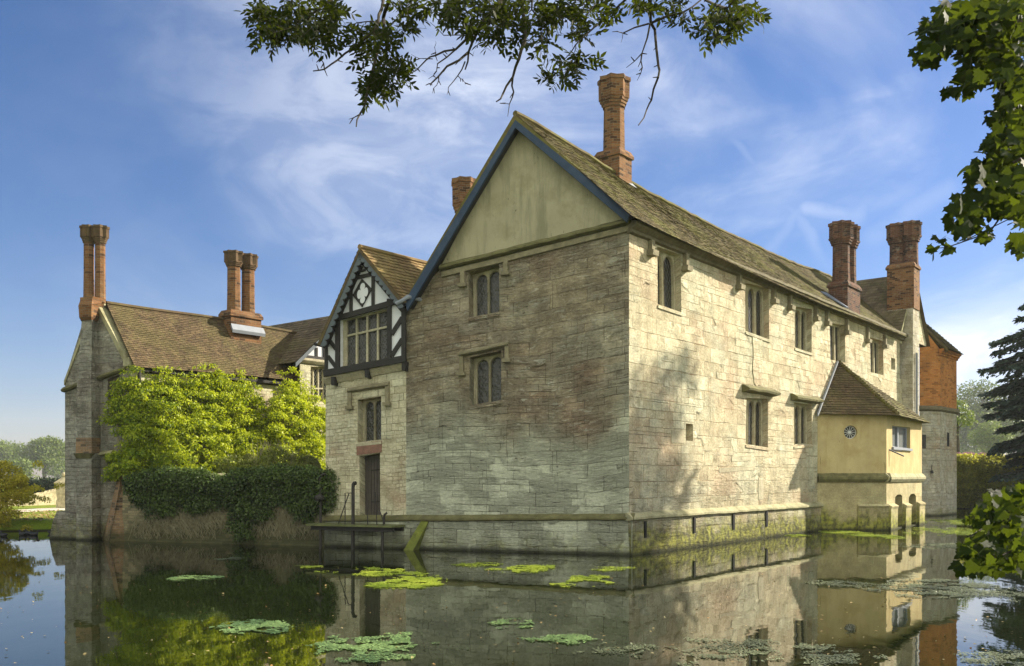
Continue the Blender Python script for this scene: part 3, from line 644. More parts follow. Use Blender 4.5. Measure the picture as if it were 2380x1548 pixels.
sill(WL, wu, main, mat='stone_shade'); sill(WL, wl_, main, mat='stone_shade')
def hood(w, a, b, parent, drop=(0.35, 0.35), o=0.0, mat='moss_stone', stops=True):
    A_, B_ = w.hit(*a, o), w.hit(*b, o); mb = MB()
    line_mould(mb, w, A_, B_, [(o-.01, .05), (o+.05, .05), (o+.13, -.01), (o+.13, -.05), (o+.04, -.09), (o-.01, -.09)], 5, 0.006)
    for (p, dr, sg) in ((A_, drop[0], 1), (B_, drop[1], -1)):
        if dr:
            x0, x1 = (p[0], p[0]+.10) if sg > 0 else (p[0]-.10, p[0])
            prism(mb, w, [(x0, p[1]-.08), (x0, p[1]-dr), (x1, p[1]-dr), (x1, p[1]-.08)][::1], o-.01, o+.085)
            if stops: prism(mb, w, [(x0-.05, p[1]-dr+.02), (x0-.05, p[1]-dr-.07), (x1+.05, p[1]-dr-.07), (x1+.05, p[1]-dr+.02)], o-.01, o+.14)
    return mb.build('hood_mould', mat, parent)
hood(WL, (1070, 822), (1184, 797), main, (0.5, 0.42), mat='stone_worn')
for (u, v0, v1) in ((1076, 632, 660), (1176, 603, 633)):      # label stops of the upper window
    mb = MB(); a = WL.hit(u-4, v0); b = WL.hit(u+6, v1)
    prism(mb, WL, [(a[0], b[1]), (b[0], b[1]), (b[0], a[1]), (a[0], a[1])], -.01, .09); prism(mb, WL, [(a[0]-.05, b[1]-.08), (b[0]+.05, b[1]-.08), (b[0]+.05, b[1]+.01), (a[0]-.05, b[1]+.01)], -.01, .14)
    mb.build('label_stop', 'stone_worn', main)
# plinth and string course, both faces
mb = MB(); zs0, zs1 = WL.hit(944, 1207)[1], WL.hit(1462, 1199)[1]
sweep(mb, WL, -2.35, LW+.09, [(-.02, -.6), (.12, -.6), (.09, zs0-.08), (-.02, zs0-.02)], [(-.02, -.6), (.12, -.6), (.09, zs1-.08), (-.02, zs1-.02)], 1)
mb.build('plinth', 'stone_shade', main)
mb = MB(); line_mould(mb, WL, (-2.35, zs0), (LW+.14, zs1), [(-.01, .07), (.05, .05), (.155, -.03), (.155, -.07), (.10, -.10), (-.01, -.10)], 26, 0.010); mb.build('plinth_moulding', 'moss_stone', main)
# ---- long right-hand wall
WN = [  # px quad, lights, arched, depth, label
 ([(1528, 573), (1582, 592), (1584, 726), (1529, 707)], 2, True, 'two-light upper window nearest the corner'),
 ([(1732, 657), (1787, 669), (1788, 789), (1732.5, 769)], 3, True, 'second upper window of the long wall'),
 ([(1847, 712), (1887, 719), (1886.5, 820), (1847, 807)], 3, True, 'third upper window of the long wall, latticed'),
 ([(1928, 750), (1964, 756), (1965, 843), (1930, 836)], 3, False, 'fourth upper window, above the yellow turret roof'),
 ([(2022, 784), (2053, 793), (2053.5, 872), (2024, 865)], 3, False, 'fifth upper window, right of the turret roof'),
 ([(2071, 831), (2081, 834), (2081, 860), (2071, 858)], 1, True, 'tiny arched window near the far end'),
 ([(2091, 797), (2106, 802), (2106, 887), (2091, 880)], 1, False, 'tall narrow window at the far end'),
 ([(1735, 925), (1785, 927), (1785, 1040), (1733, 1032)], 3, True, 'lower three-light window with broken hood'),
 ([(1845, 935), (1887, 941), (1887, 1032), (1845, 1036)], 3, True, 'lower window beside the yellow turret'),
]
slit = [(1594, 984), (1611, 986), (1611, 1025), (1594, 1024)]
mb = MB(); LR = WR.len
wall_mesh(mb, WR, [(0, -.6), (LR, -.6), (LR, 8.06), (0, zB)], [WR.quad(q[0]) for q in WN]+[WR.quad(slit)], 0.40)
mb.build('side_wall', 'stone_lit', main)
for q, n, ar, lab in WN:
    wd = WR.quad(q)[1][0]-WR.quad(q)[0][0]
    window(WR, q, main, n, ar, 0.20 if n > 1 else 0.16, mul=0.055 if n == 3 else 0.08, margin=(0.03, 0.02, 0.05), lattice=0.14, label=lab)
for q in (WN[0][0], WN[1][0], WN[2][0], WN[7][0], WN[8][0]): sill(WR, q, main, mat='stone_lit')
mb = MB(); Q = WR.quad(slit); mb.poly([WR.P(a, b, -.38) for a, b in Q[::-1]]); mb.build('slit_opening', 'opening_dark', main)
# broken stone hoods of the lower windows
for (a, b, m) in (((1724, 902), (1797, 914), 14), ((1837, 922), (1899, 931), 10)):
    A_, B_ = WR.hit(*a), WR.hit(*b); mb = MB()
    line_mould(mb, WR, A_, B_, [(-.01, .12), (.08, .10), (.26, -.01), (.24, -.07), (.10, -.10), (-.01, -.12)], 8, 0.014); mb.build('hood_mould', 'moss_stone', main)
# eroded vertical streak of pale rubble below the second upper window, and a few renewed pale blocks
def ragged(w, px, o, name, mat, parent, jit=.035, sub=5):
    q = w.quad(px); pts = []
    for a, b in zip(q, q[1:]+q[:1]):
        for k in range(sub): f = k/sub; pts.append((a[0]+(b[0]-a[0])*f+random.uniform(-jit, jit), a[1]+(b[1]-a[1])*f+random.uniform(-jit, jit)))
    mb = MB(); prism(mb, w, pts[::-1], -.01, o); return mb.build(name, mat, parent)
ragged(WR, [(1749, 782), (1771, 790), (1768, 898), (1750, 892)], .022, 'repair_patch', 'stone_bay', main, .05, 8)
for px in ([(1671, 1088), (1755, 1083), (1755, 1092), (1671, 1099)], [(1700, 1062), (1745, 1058), (1745, 1070), (1700, 1073)], [(1762, 1110), (1774, 1110), (1774, 1160), (1762, 1162)], [(1560, 1000), (1590, 1002), (1590, 1030), (1560, 1029)]): ragged(WR, px, .012, 'renewed_block', 'stone_frame', main, .008, 2)
# plinth + string
zc = WR.hit(1862, 1172)[1]
mb = MB(); SE = (E-B).length+.1
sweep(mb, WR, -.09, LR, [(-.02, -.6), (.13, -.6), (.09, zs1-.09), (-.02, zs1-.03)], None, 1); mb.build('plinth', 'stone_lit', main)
mb = MB(); line_mould(mb, WR, (-.15, zs1), (LR, zs1-.01), [(-.01, .08), (.05, .06), (.17, -.03), (.17, -.08), (.11, -.11), (-.01, -.11)], 70, 0.009); mb.build('plinth_moulding', 'coping', main)
for (u, v0, v1) in ((1501, 1212, 1250), (1615, 1202, 1239), (1706, 1194, 1231), (1783, 1188, 1224)):
    a = WR.hit(u-2, v0, .13); b = WR.hit(u+2, v1, .13); mb = MB(); prism(mb, WR, [(a[0], b[1]), (b[0], b[1]), (b[0], a[1]), (a[0], a[1])], .10, .135); mb.build('drain_slit', 'opening_dark', main)  # raised near-black bars painted in place of the shade inside the slits
# eaves timber, brackets
mb = MB(); ze = 8.0
sweep(mb, WR, -.05, LR-1.2, [(-.02, zB+.02), (.26, zB-.03), (.26, zB-.11), (.16, zB-.17), (.10, zB-.20), (.10, zB-.27), (-.02, zB-.30)], [(-.02, 8.05), (.26, 7.98), (.26, 7.9), (.16, 7.84), (.10, 7.8), (.10, 7.73), (-.02, 7.7)], 60, 0.008)
mb.build('eave_cornice', 'eave_wood', main)
for (u, v0, v1) in ((1516, 535, 584), (1596, 572, 620), (1720, 622, 664), (1800, 655, 697), (1838, 672, 712), (1898, 700, 738), (1924, 714, 749), (1970, 742, 770), (2018, 760, 790), (2058, 778, 803)):
    a = WR.hit(u, v0, .08); b = WR.hit(u, v1, .08); mb = MB(); c = a[0]
    zt = min(7.74, a[1])
    prism(mb, WR, [(c-.075, b[1]), (c+.075, b[1]), (c+.075, zt), (c-.075, zt)], -.01, .12); prism(mb, WR, [(c-.15, b[1]-.12), (c+.12, b[1]-.12), (c+.15, b[1]+.02), (c-.13, b[1]+.02)], -.01, .19)
    mb.build('eave_bracket', 'stone_worn', main)
# ---- roof of the main range
OV = 0.30
R0 = WL.P(WL.at_u(1199), 0)
WRG = Wall(R0, R0+TR*22)                                       # vertical plane through the ridge
rp = [(1197, 265), (1275, 311), (1350, 355), (1390, 381), (1467, 429), (1532, 464), (1595, 496), (1657, 529), (1715, 555), (1762, 577), (1800, 595), (1862, 621), (1912, 637)]
rpts = [WRG.hit(*p) for p in rp]; rpts.append((24.0, rpts[-1][1]-.02)); s0r, s1r = rpts[0][0]-0.0, 24.0
ridge = smoothline([((s-s0r)/(s1r-s0r), WRG.P(s, z)) for s, z in rpts])
ep = [(1467, 502), (1560, 548), (1660, 594), (1760, 641), (1850, 681), (1930, 716), (2010, 745), (2106, 783)]
WE = Wall(WR.P(0, 0, .36), WR.P(20, 0, .36)); epts = [WE.hit(*p) for p in ep]
s0e, s1e = epts[0][0], epts[-1][0]
eave = smoothline([((s-s0e)/(s1e-s0e), WE.P(s, z)) for s, z in epts])
sg = Sag(eave, ridge); nr = (WR.n*0.72+Vector((0, 0, .7)))
mb = MB(); tiles(mb, sg, lambda b: sg.pt(1, b), 34, 0.17, nr, lift=0.022, jit=0.02); roof = mb.build('roof', 'tile_moss', main)
# left slope
le = WL.P(WL.hit(941, 708, OV)[0], WL.hit(941, 708, OV)[1], OV)
sg2 = Sag(lambda f: le+TR*(23*(1-f)), lambda f: ridge(1-f)); mb = MB()
tiles(mb, sg2, lambda b: sg2.pt(1, b), 20, 0.4, (-WR.n*.8+Vector((0, 0, .5)))); mb.build('roof', 'tile_moss', main)
# ridge tiles
mb = MB(); rr = [ridge(i/60)+Vector((0, 0, .035+random.uniform(-.02, .02))) for i in range(61)]; tube(mb, rr, .075, 7); mb.build('ridge_tiles', 'tile_moss', main)
# verge: stacked tile edges and bargeboards in front of the gable
def pxpoly(w, pts, o): return [w.hit(u, v, o) for u, v in pts]
mb = MB(); prism(mb, WL, pxpoly(WL, [(1197, 266), (1199, 281), (1467, 498), (1470, 500)][::-1], OV), -.02, OV+.04); prism(mb, WL, pxpoly(WL, [(1197, 266), (937, 706), (945, 702), (1199, 281)], OV), -.02, OV+.04)
mb.build('verge', 'tile_moss', main)
bb = MB(); prism(bb, WL, pxpoly(WL, [(1199, 280), (1199, 298), (1457, 517), (1467, 495)], OV), OV-.04, OV+.05); bb.build('bargeboard', 'blue_board', main)
bb = MB(); prism(bb, WL, pxpoly(WL, [(1199, 280), (1036, 547), (943, 700), (948, 722), (1050, 552), (1199, 298)], OV), OV-.04, OV+.05); bb.build('bargeboard', 'blue_board', main)
mb = MB()   # soffit under the verge
for pa, pb in (((1199, 296), (1459, 512)), ((1199, 296), (949, 716))):
    a = WL.hit(*pa, OV); b = WL.hit(*pb, OV); mb.hexa([WL.P(*a, 0), WL.P(*b, 0), WL.P(*b, OV-.03), WL.P(*a, OV-.03)], [WL.P(a[0], a[1]+.08, 0), WL.P(b[0], b[1]+.08, 0), WL.P(b[0], b[1]+.08, OV-.03), WL.P(a[0], a[1]+.08, OV-.03)])
mb.build('verge_soffit', 'timber', main)
# ---- chimneys of the main range
def px_at(u, v, y): return at(u, v, y)
ch = empty('chimney', (0, 0, 0)); ch.parent = main; ch.location = (0, 0, 0)
def chimney(parent, label):
    c = bpy.data.objects.new('chimney', None); COL.objects.link(c); c.parent = parent; c['label'] = label; return c
bpy.data.objects.remove(ch)
Y1 = 26.9; cx = at(1427, 300, Y1)
c1 = chimney(main, 'tall single star-shaped brick chimney on the main roof')
cblock(c1, 'chimney_base', (cx.x, cx.y), TR, .34, .40, 9.4, at(1427, 372, Y1).z, 'brick')
mbx = MB(); zt = at(1427, 374, Y1).z+.22
def starflue(parent, c, z0, zc, z1, r, rc, mat, ph):
    n = 16
    def rg(rr, z, st): return [Vector((c[0]+rr*(1+(st if k % 2 == 0 else -st))*math.cos(2*math.pi*k/n+ph), c[1]+rr*(1+(st if k % 2 == 0 else -st))*math.sin(2*math.pi*k/n+ph), z)) for k in range(n)]
    mb = MB(); loft(mb, [ring(c, r*1.05, 8, z0, ph), ring(c, r*.98, 8, zc, ph)]); mb.build('shaft', mat, parent)
    mb = MB(); h = z1-zc; loft(mb, [rg(r*a, zc+h*b+1e-3*i, st) for i, (a, b, st) in enumerate([(.98, 0, 0), (1.06, .01, .0), (1.08, .10, .02), (1.16, .11, .03), (1.18, .2, .05), (1.26, .21, .06), (1.28, .3, .09), (1.34, .31, .10), (1.36, .86, .10), (1.46, .87, .10), (1.46, 1.0, .10)])]); mb.build('cap', mat, parent)
starflue(c1, (cx.x, cx.y), at(1427, 372, Y1).z, at(1427, 254, Y1).z, at(1427, 186, Y1).z, .31, .43, 'brick', math.atan2(-1, 0.1)+math.pi/8)
# flashing at its foot
fb = MB(); q = [at(1436, 412, 26.62), at(1467, 430, 27.05), at(1478, 441, 27.05), at(1436, 418, 26.6)]; fb.hexa(q, [p+Vector((.03, -.05, .03)) for p in q]); fb.build('flashing', 'lead', c1)
c5 = chimney(main, 'dark triple-capped brick stack at the eave of the long roof')
s5a = WR.at_u(1970); p5 = WR.P(s5a+.72, 0, -.36)
cblock(c5, 'chimney_base', (p5.x, p5.y), TR, .72, .36, 7.9, at(1970, 664, 34.2).z, 'brick_dark', flare=.05)
for ds in (-.36, .36):
    q = p5+TR*ds; flue(c5, (q.x, q.y), 8.9, 10.62, 11.45, .32, .42, 'brick_dark', 8, math.atan2(TR.y, TR.x)+math.pi/8, cap='brick_dark')
fb = MB(); q = [WR.P(s5a-.05, 8.12, .04), WR.P(s5a-.05, 8.75, -.75), WR.P(s5a-.75, 8.72, -.75), WR.P(s5a-.35, 8.12, .04)]; fb.hexa(q, [p+Vector((0.02, -.02, .04)) for p in q]); fb.build('flashing', 'slate_lead', c5)
# ---- cross gable at the far end with its dark roof, stone pier and brick stack
sap = WR.at_u(2119); zap = WR.hit(2119, 640)[1]; sl = WR.at_u(2084); zl = WR.hit(2084, 770)[1]
mb = MB(); wall_mesh(mb, WR, [(sl, 7.9), (2*sap-sl, 7.9), (2*sap-sl, zl), (sap, zap), (sl, zl)], (), o=.03)
mb.build('cross_gable', 'stone_lit', main)
def slope_quad(a, b): return a, b
for sgn in (-1, 1):
    e0 = WR.P(sap+sgn*(sap-sl+.15), zl-.15, .18); r0 = WR.P(sap, zap+.08, .18); L_ = lambda b, e0=e0, r0=r0: e0.lerp(r0, b); R_ = lambda b, e0=e0, r0=r0: e0.lerp(r0, b)-WR.n*7
    nrm = (WR.t*sgn*(zap-zl)+Vector((0, 0, sap-sl)))
    mb = MB(); (tiles(mb, R_, L_, 22, .2, nrm, lift=.03) if sgn < 0 else tiles(mb, L_, R_, 18, .3, nrm)); mb.build('cross_roof', 'tile_dark', main)
mb = MB(); a = WR.P(sl-.1, zl-.12, .2); b = WR.P(sap, zap+.1, .2); mb.hexa([a, b, b+Vector((0, 0, -.12)), a+Vector((0, 0, -.12))], [p-WR.n*.12 for p in (a, b, b+Vector((0, 0, -.12)), a+Vector((0, 0, -.12)))]); mb.build('verge', 'coping', main)
PO = .45; sp = WR.at_u(2122, PO); pw = .95
mb = MB(); sweep(mb, WR, sp, sp+pw, [(-.6, -.6), (PO+.1, -.6), (PO, 1.2), (PO, 9.1), (-.6, 9.1)]); mb.build('chimney_pier', 'stone_tower', main)
c6 = chimney(main, 'farthest brick stack with a cluster of dark flues above the stone pier')
pc = WR.P(sp+.45, 0, PO-.52); zst = at(2122, 628, pc.y).z
cblock(c6, 'chimney_base', (pc.x, pc.y), TR, .45, .56, 9.1, zst, 'brick', flare=.05)
for dn in (-.26, .30):
    q = pc+WR.n*dn; flue(c6, (q.x, q.y), zst, at(2100, 566, pc.y).z, at(2100, 521, pc.y).z, .32, .42, 'brick_dark', 8, math.atan2(TR.y, TR.x)+math.pi/8, cap='brick_dark')
fb = MB(); q = [at(2070, 686, 40.6), at(2077, 669, 40.9), at(2112, 667, 40.6), at(2104, 674, 40.3)]; fb.hexa(q, [p+Vector((0, -.05, .04)) for p in q]); fb.build('flashing', 'slate_lead', c6)
mb = MB(); tube(mb, [WR.P(WR.at_u(2109), 0.9, .10), WR.P(WR.at_u(2109), 7.4, .10)], .055, 8); mb.build('drainpipe', 'lead', main)
mb = MB(); tube(mb, [WR.P(sp+.3, 1.2, PO+.07), WR.P(sp+.3, 7.2, PO+.07)], .05, 8); mb.build('drainpipe', 'lead', main)
# rear chimney whose head shows behind the left verge
c2 = chimney(main, 'brick chimney head showing behind the left slope of the gable'); x2 = at(1080, 450, 30.0)
cblock(c2, 'chimney_base', (x2.x, x2.y), TR, .38, .38, 4.0, 9.2, 'brick'); starflue(c2, (x2.x, x2.y), 9.2, at(1080, 478, 30).z-.35, at(1080, 420, 30).z, .29, .4, 'brick', math.atan2(-1, 0.1)+math.pi/8)
# closing back walls (unseen side)
mb = MB(); K = [WL.P(0, -.6), WL.P(0, -.6)+TR*23, WR.P(23, -.6)]
for a, b in zip(K, K[1:]): mb.poly([b, a, a+Vector((0, 0, 6.6)), b+Vector((0, 0, 6.6))])
mb.build('rear_wall', 'stone_shade', main)

# ================================================================== TIMBER-FRAMED BAY
bay = empty('timber_framed_wing', (-4.0, 24.4, 0), 'narrow gabled wing with black and white timber framing over a stone doorway wall', 'house wing')
sb = WL.at_u(757); WBY = Wall(WL.P(sb, 0), WL.P(0, 0)); LB = WBY.len
WBY.vs = lambda s, z: z*8.0/(8.0-0.93*(1-(s-LB)/LW)) if True else z
dwin = [(831, 929), (886, 921), (886, 1023), (831, 1029)]; ddoor = [(835, 1060), (883, 1053), (884, 1203), (836, 1206)]
zl0, zl1 = WBY.hit(757, 880)[1], WBY.hit(943, 845)[1]
mb = MB(); wall_mesh(mb, WBY, [(0, -.6), (LB, -.6), (LB, zl1), (0, zl0)], [WBY.quad(dwin), WBY.quad(ddoor)], 0.34); mb.build('stone_wall', 'stone_bay', bay)
window(WBY, dwin, bay, 2, True, 0.30, lattice=0.085, mul=.07, margin=(.12, .02, .06), label='two-light arched window above the water door'); sill(WBY, dwin, bay)
hood(WBY, (811, 906), (906, 891), bay, (.46, .52), mat='stone_worn')
mb = MB(); Q = WBY.quad([(829, 1032), (888, 1024), (887, 1051), (830, 1058)]); prism(mb, WBY, Q[::-1], -.01, .025); mb.build('lintel', M.setdefault('red_stone', plain_mat('reddish_lintel_stone', (0.22, 0.12, 0.085), .95, .4, 8, 1.0, .012)), bay)
Q = WBY.quad([(835, 1053), (884, 1047), (884, 1206), (836, 1209)]); mb = MB(); dq = [bil(Q, a, b) for a, b in ((.0, 0), (1, 0), (1, 1), (0, 1))]
wall_mesh(mb, WBY, dq, (), o=-.32); dr = mb.build('door', 'wood_door', bay); dr['label'] = 'weathered grey plank door'
mb = MB()
for i in range(5): a = .30+.7*i/5; prism(mb, WBY, [bil(Q, a, .03), bil(Q, a+.012, .03), bil(Q, a+.012, .90), bil(Q, a, .90)], -.318, -.305)
for bq in (.25, .72): prism(mb, WBY, [bil(Q, .32, bq), bil(Q, .98, bq), bil(Q, .98, bq+.02), bil(Q, .32, bq+.02)], -.318, -.30)
mb.build('hinge_straps', 'iron', dr)
# jetty cornice (stone) and timber panel
mb = MB(); line_mould(mb, WBY, (0, zl0), (LB, zl1), [(-.01, .02), (.14, .02), (.14, -.03), (.08, -.10), (.03, -.17), (-.01, -.17)], 12, .006); mb.build('cornice', 'stone_frame', bay)
JO = .14
def PX(pts, o=JO): return [WBY.hit(u, v, o) for u, v in pts]
pan = MB(); apx = (838, 590)
outer = PX([(757, 876), (944, 842), (944, 722), apx, (757, 800)]); hwin = PX([(790, 855), (903, 834), (903, 712), (790, 742)])
wall_mesh(pan, WBY, outer, [hwin], 0.20, o=JO); pan.build('plaster_panels', 'white', bay)
tb = MB()
def beam(*pts, d=.045): prism(tb, WBY, PX(pts), JO-.01, JO+d, t=random.random())
def obeam(a, b, wpx, d=.045):
    (x0, y0), (x1, y1) = a, b; l = math.hypot(x1-x0, y1-y0); nx, ny = -(y1-y0)/l*wpx/2, (x1-x0)/l*wpx/2
    beam((x0+nx, y0+ny), (x1+nx, y1+ny), (x1-nx, y1-ny), (x0-nx, y0-ny), d=d)
obeam((755, 868.5), (945, 833.5), 15, .09); obeam((939.5, 722), (939.5, 836), 9.5, .06); obeam((906, 695), (906, 842), 9.5, .06); obeam((786, 722), (786, 864), 9.5, .06); obeam((759.5, 790), (759.5, 868), 6, .06)
obeam((774, 743.5), (921, 702), 12, .075); obeam((817, 640), (817, 733), 6.5); obeam((868, 634), (868, 718), 6.5); obeam((822, 648), (868, 637), 8, .05)
obeam((756, 806), (838, 618), 13, .05); obeam((838, 600), (944, 728), 13, .05); obeam((832, 632), (850, 628), 5)
obeam((911, 778), (936, 738), 9); obeam((911, 828), (936, 788), 9); obeam((763, 786), (782, 812), 8); obeam((763, 828), (782, 854), 8)
tb.build('timber_frame', 'timber', bay)
tb = MB(); prism(tb, WBY, PX([(821, 687), (842.5, 714), (865.5, 672), (842.5, 648.5)]), JO-.01, JO+.05); tb.build('diamond_panel', 'timber', bay)
qf = MB(); cq = WBY.hit(843, 681.5, JO+.05); rx, rz = .11, .20       # quatrefoil
pts = []
for k in range(48):
    a = 2*math.pi*k/48; rad = .45+.55*abs(math.cos(2*a))**.45; pts.append((cq[0]+rx*1.45*rad*math.cos(a), cq[1]+rz*1.33*rad*math.sin(a)-rx*1.45*rad*math.cos(a)*-.25))
prism(qf, WBY, pts, JO+.045, JO+.062); qf.build('quatrefoil', 'white', bay)
bw_ = window(WBY, [(790, 742), (903, 714), (903, 834), (790, 855)], bay, 4, False, 0.17, o=JO, transom=0.66, lattice=.085, mul=.035, margin=(.08, .03, .03), label='wide mullioned leaded window between the timbers')
# carved brackets under the jetty
for u, v in ((777, 878), (855, 860), (941, 843)):
    mb = MB(); a = WBY.hit(u, v, .12); prism(mb, WBY, [(a[0]-.05, a[1]-.20), (a[0]+.04, a[1]-.22), (a[0]+.06, a[1]+.02), (a[0]-.06, a[1]+.02)], .0, .20); mb.build('jetty_bracket', 'timber', bay)
# bay roof
VO = .42
apt = WBY.hit(835, 576, VO); lv = WBY.hit(738, 800, VO); rv = WBY.hit(938, 703, VO)
apP, lvP, rvP = WBY.P(*apt, VO), WBY.P(*lv, VO), WBY.P(*rv, VO)
bl_ = 3.6
mb = MB(); nb = (rvP-apP).cross(TR); nb = nb if nb.z > 0 else -nb
tiles(mb, lambda b: rvP.lerp(apP, b), lambda b: rvP.lerp(apP, b)+TR*(bl_)+Vector((0, 0, .05)), 15, .19, nb, lift=.03, lip=.02, jit=.015); mb.build('roof', 'tile_gold', bay)
mb = MB(); nb2 = (lvP-apP).cross(TR); nb2 = nb2 if nb2.z > 0 else -nb2
tiles(mb, lambda b: lvP.lerp(apP, b)+TR*bl_, lambda b: lvP.lerp(apP, b), 18, .22, nb2, lift=.03, lip=.02); mb.build('roof', 'tile_brown', bay)
mb = MB(); tube(mb, [apP+Vector((0, 0, .03)), apP+TR*bl_+Vector((0, 0, .06))], .07, 7); mb.build('ridge_tiles', 'tile_gold', bay)
mb = MB(); PV = lambda pts: [WBY.hit(u, v, VO) for u, v in pts]
prism(mb, WBY, PV([(835, 577), (738, 801), (744, 803), (836, 586)]), .05, VO+.02); prism(mb, WBY, PV([(835, 577), (836, 586), (931, 704), (940, 703)]), .05, VO+.02); mb.build('verge', 'tile_brown', bay)
def wavy(p0, p1, wid, nteeth, amp, side):
    (x0, y0), (x1, y1) = p0, p1; l = math.hypot(x1-x0, y1-y0); ux, uy = (x1-x0)/l, (y1-y0)/l; nx, ny = -uy*side, ux*side; up = []; lo = []
    n = nteeth*8
    for i in range(n+1):
        f = i/n; x, y = x0+(x1-x0)*f, y0+(y1-y0)*f; up.append((x, y)); w_ = wid+amp*(abs(math.sin(math.pi*f*nteeth)))**.7*(1 if True else 0); lo.append((x+nx*w_, y+ny*w_))
    mb = MB()
    for i in range(n):
        q = PV([up[i], up[i+1], lo[i+1], lo[i]]); ar = sum(q[k][0]*q[(k+1) % 4][1]-q[(k+1) % 4][0]*q[k][1] for k in range(4)); q = q if ar > 0 else q[::-1]
        prism(mb, WBY, q, VO-.04, VO)
    return mb
wavy((836, 584), (743, 803), 6, 14, 7, -1).build('bargeboard', 'grey_board', bay); wavy((836, 584), (938, 712), 6, 12, 7, 1).build('bargeboard', 'grey_board', bay)
fb = MB(); g0 = WBY.P(*WBY.hit(921, 706, VO), VO); g1 = WBY.P(*WBY.hit(947, 690, VO), VO)
tube(fb, [g0, g0.lerp(g1, .5)+Vector((0, 0, -.02)), g1, g1+TR*3.0+Vector((0, 0, .0))], .06, 8); fb.build('lead_gutter', 'lead', bay)
mb = MB(); tube(mb, [WBY.P(*WBY.hit(729, 799, VO), VO), WBY.P(*WBY.hit(757, 806, .2), .2)], .04, 6); mb.build('gutter_bracket', 'iron', bay)
mb = MB(); k = WBY.P(0, -.6); mb.poly([k, k+TR*3.5, k+TR*3.5+Vector((0, 0, 6)), k+Vector((0, 0, 6))]); mb.build('rear_wall', 'stone_bay', bay)

# ================================================================== YELLOW TURRET
tur = empty('yellow_turret', (13.5, 33.5, 0), 'small yellow limewashed turret with hipped tile roof rising from the moat', 'turret')
C0, C1, C2 = E.copy(), Vector((13.02, 31.88, 0)), G(2142.5, 1218)
C3 = C2-(C1-C0); W1 = Wall(C0, C1); W2 = Wall(C1, C2); W3 = Wall(C2, C3)
zt1 = W1.hit(2059, 961)[1]; zt2 = zt1; zm = W2.hit(2062, 1110)[1]
rw = MB(); rc = W1.hit(1977, 1004.5); rr_ = .235
circ = [(rc[0]+rr_*math.cos(2*math.pi*k/28), rc[1]+rr_*math.sin(2*math.pi*k/28)) for k in range(28)]
mb = MB(); wall_mesh(mb, W1, [(0, zm), (W1.len, zm), (W1.len, zt1), (0, zt1)], [circ], .14)
tw = [(2073.5, 989), (2115.5, 993.5), (2115.5, 1046), (2074, 1038)]
wall_mesh(mb, W2, [(0, zm), (W2.len, zm), (W2.len, zt1), (0, zt1)], [W2.quad(tw)], .16); wall_mesh(mb, W3, [(0, zm), (W3.len, zm), (W3.len, zt1), (0, zt1)])
mb.build('upper_wall', 'ochre', tur)
A1 = [(2080, 1226), (2097, 1224), (2097, 1153), (2093, 1149), (2085, 1150), (2080.5, 1156)]; A2 = [(2112, 1221), (2129, 1219), (2129, 1153), (2125, 1147.5), (2117, 1148.5), (2112.5, 1156)]
mb = MB()
def hz(q): return [W2.hit(u, v) for u, v in q]
h1, h2 = hz(A1), hz(A2)
wall_mesh(mb, W1, [(0, -.6), (W1.len, -.6), (W1.len, zm), (0, zm)]); wall_mesh(mb, W2, [(0, -.6), (W2.len, -.6), (W2.len, zm), (0, zm)], [h1, h2], .55); wall_mesh(mb, W3, [(0, -.6), (W3.len, -.6), (W3.len, zm), (0, zm)])
mb.build('lower_wall', 'ochre_low', tur)
for h in (h1, h2): mb = MB(); mb.poly([W2.P(a, b, -.54) for a, b in h]); mb.build('arch_opening', 'opening_dark', tur)
for w, nm in ((W1, 0), (W2, 1)):
    mb = MB(); sweep(mb, w, -.0 if nm == 0 else -.10, w.len+.12, [(-.01, zm+.16), (.04, zm+.12), (.13, zm+.02), (.13, zm-.06), (.05, zm-.16), (-.01, zm-.16)], None, 14, .006); mb.build('string_course', 'coping' if nm else 'moss_stone', tur)
mb = MB(); zq = W1.hit(1995, 1176)[1]; sweep(mb, W1, W1.at_u(1993), W1.len+.05, [(-.01, zq+.08), (.10, zq), (.06, zq-.08), (.05, -.6), (-.01, -.6)], None, 8, .01); mb.build('footing', 'ochre_low', tur)
for a, b in (((2063, 1176), (2079, 1177)), ((2098, 1174), (2111, 1173)), ((2130, 1170), (2143, 1168))):
    p, q = W2.hit(*a), W2.hit(*b); mb = MB(); sweep(mb, W2, p[0], q[0], [(-.01, p[1]+.08), (.16, p[1]-.02), (.12, p[1]-.12), (.10, -.6), (-.01, -.6)]); mb.build('pier_footing', 'ochre_low', tur)
rn = MB()
R1 = [W1.P(a, b, -.10) for a, b in circ]
rn_ = [W1.P(rc[0]+(a-rc[0])*.86, rc[1]+(b-rc[1])*.86, -.10) for a, b in circ]
for i in range(28): j = (i+1) % 28; rn.poly([R1[i], R1[j], rn_[j], rn_[i]])
for k in range(12):
    a = 2*math.pi*k/12; d = (math.cos(a), math.sin(a)); e = (-d[1]*.008, d[0]*.008)
    rn.poly([W1.P(rc[0]+d[0]*.05+e[0], rc[1]+d[1]*.05+e[1], -.095), W1.P(rc[0]+d[0]*.21+e[0], rc[1]+d[1]*.21+e[1], -.095), W1.P(rc[0]+d[0]*.21-e[0], rc[1]+d[1]*.21-e[1], -.095), W1.P(rc[0]+d[0]*.05-e[0], rc[1]+d[1]*.05-e[1], -.095)][::-1])
rn.poly([W1.P(rc[0]+.06*math.cos(2*math.pi*k/14), rc[1]+.05*math.sin(2*math.pi*k/14), -.092) for k in range(14)])
rwn = rn.build('round_window', 'pale_leading', tur)
g = MB(); g.poly([W1.P(rc[0]+(a-rc[0])*1.03, rc[1]+(b-rc[1])*1.03, -.12) for a, b in circ]); g.build('pane', 'glass', rwn)
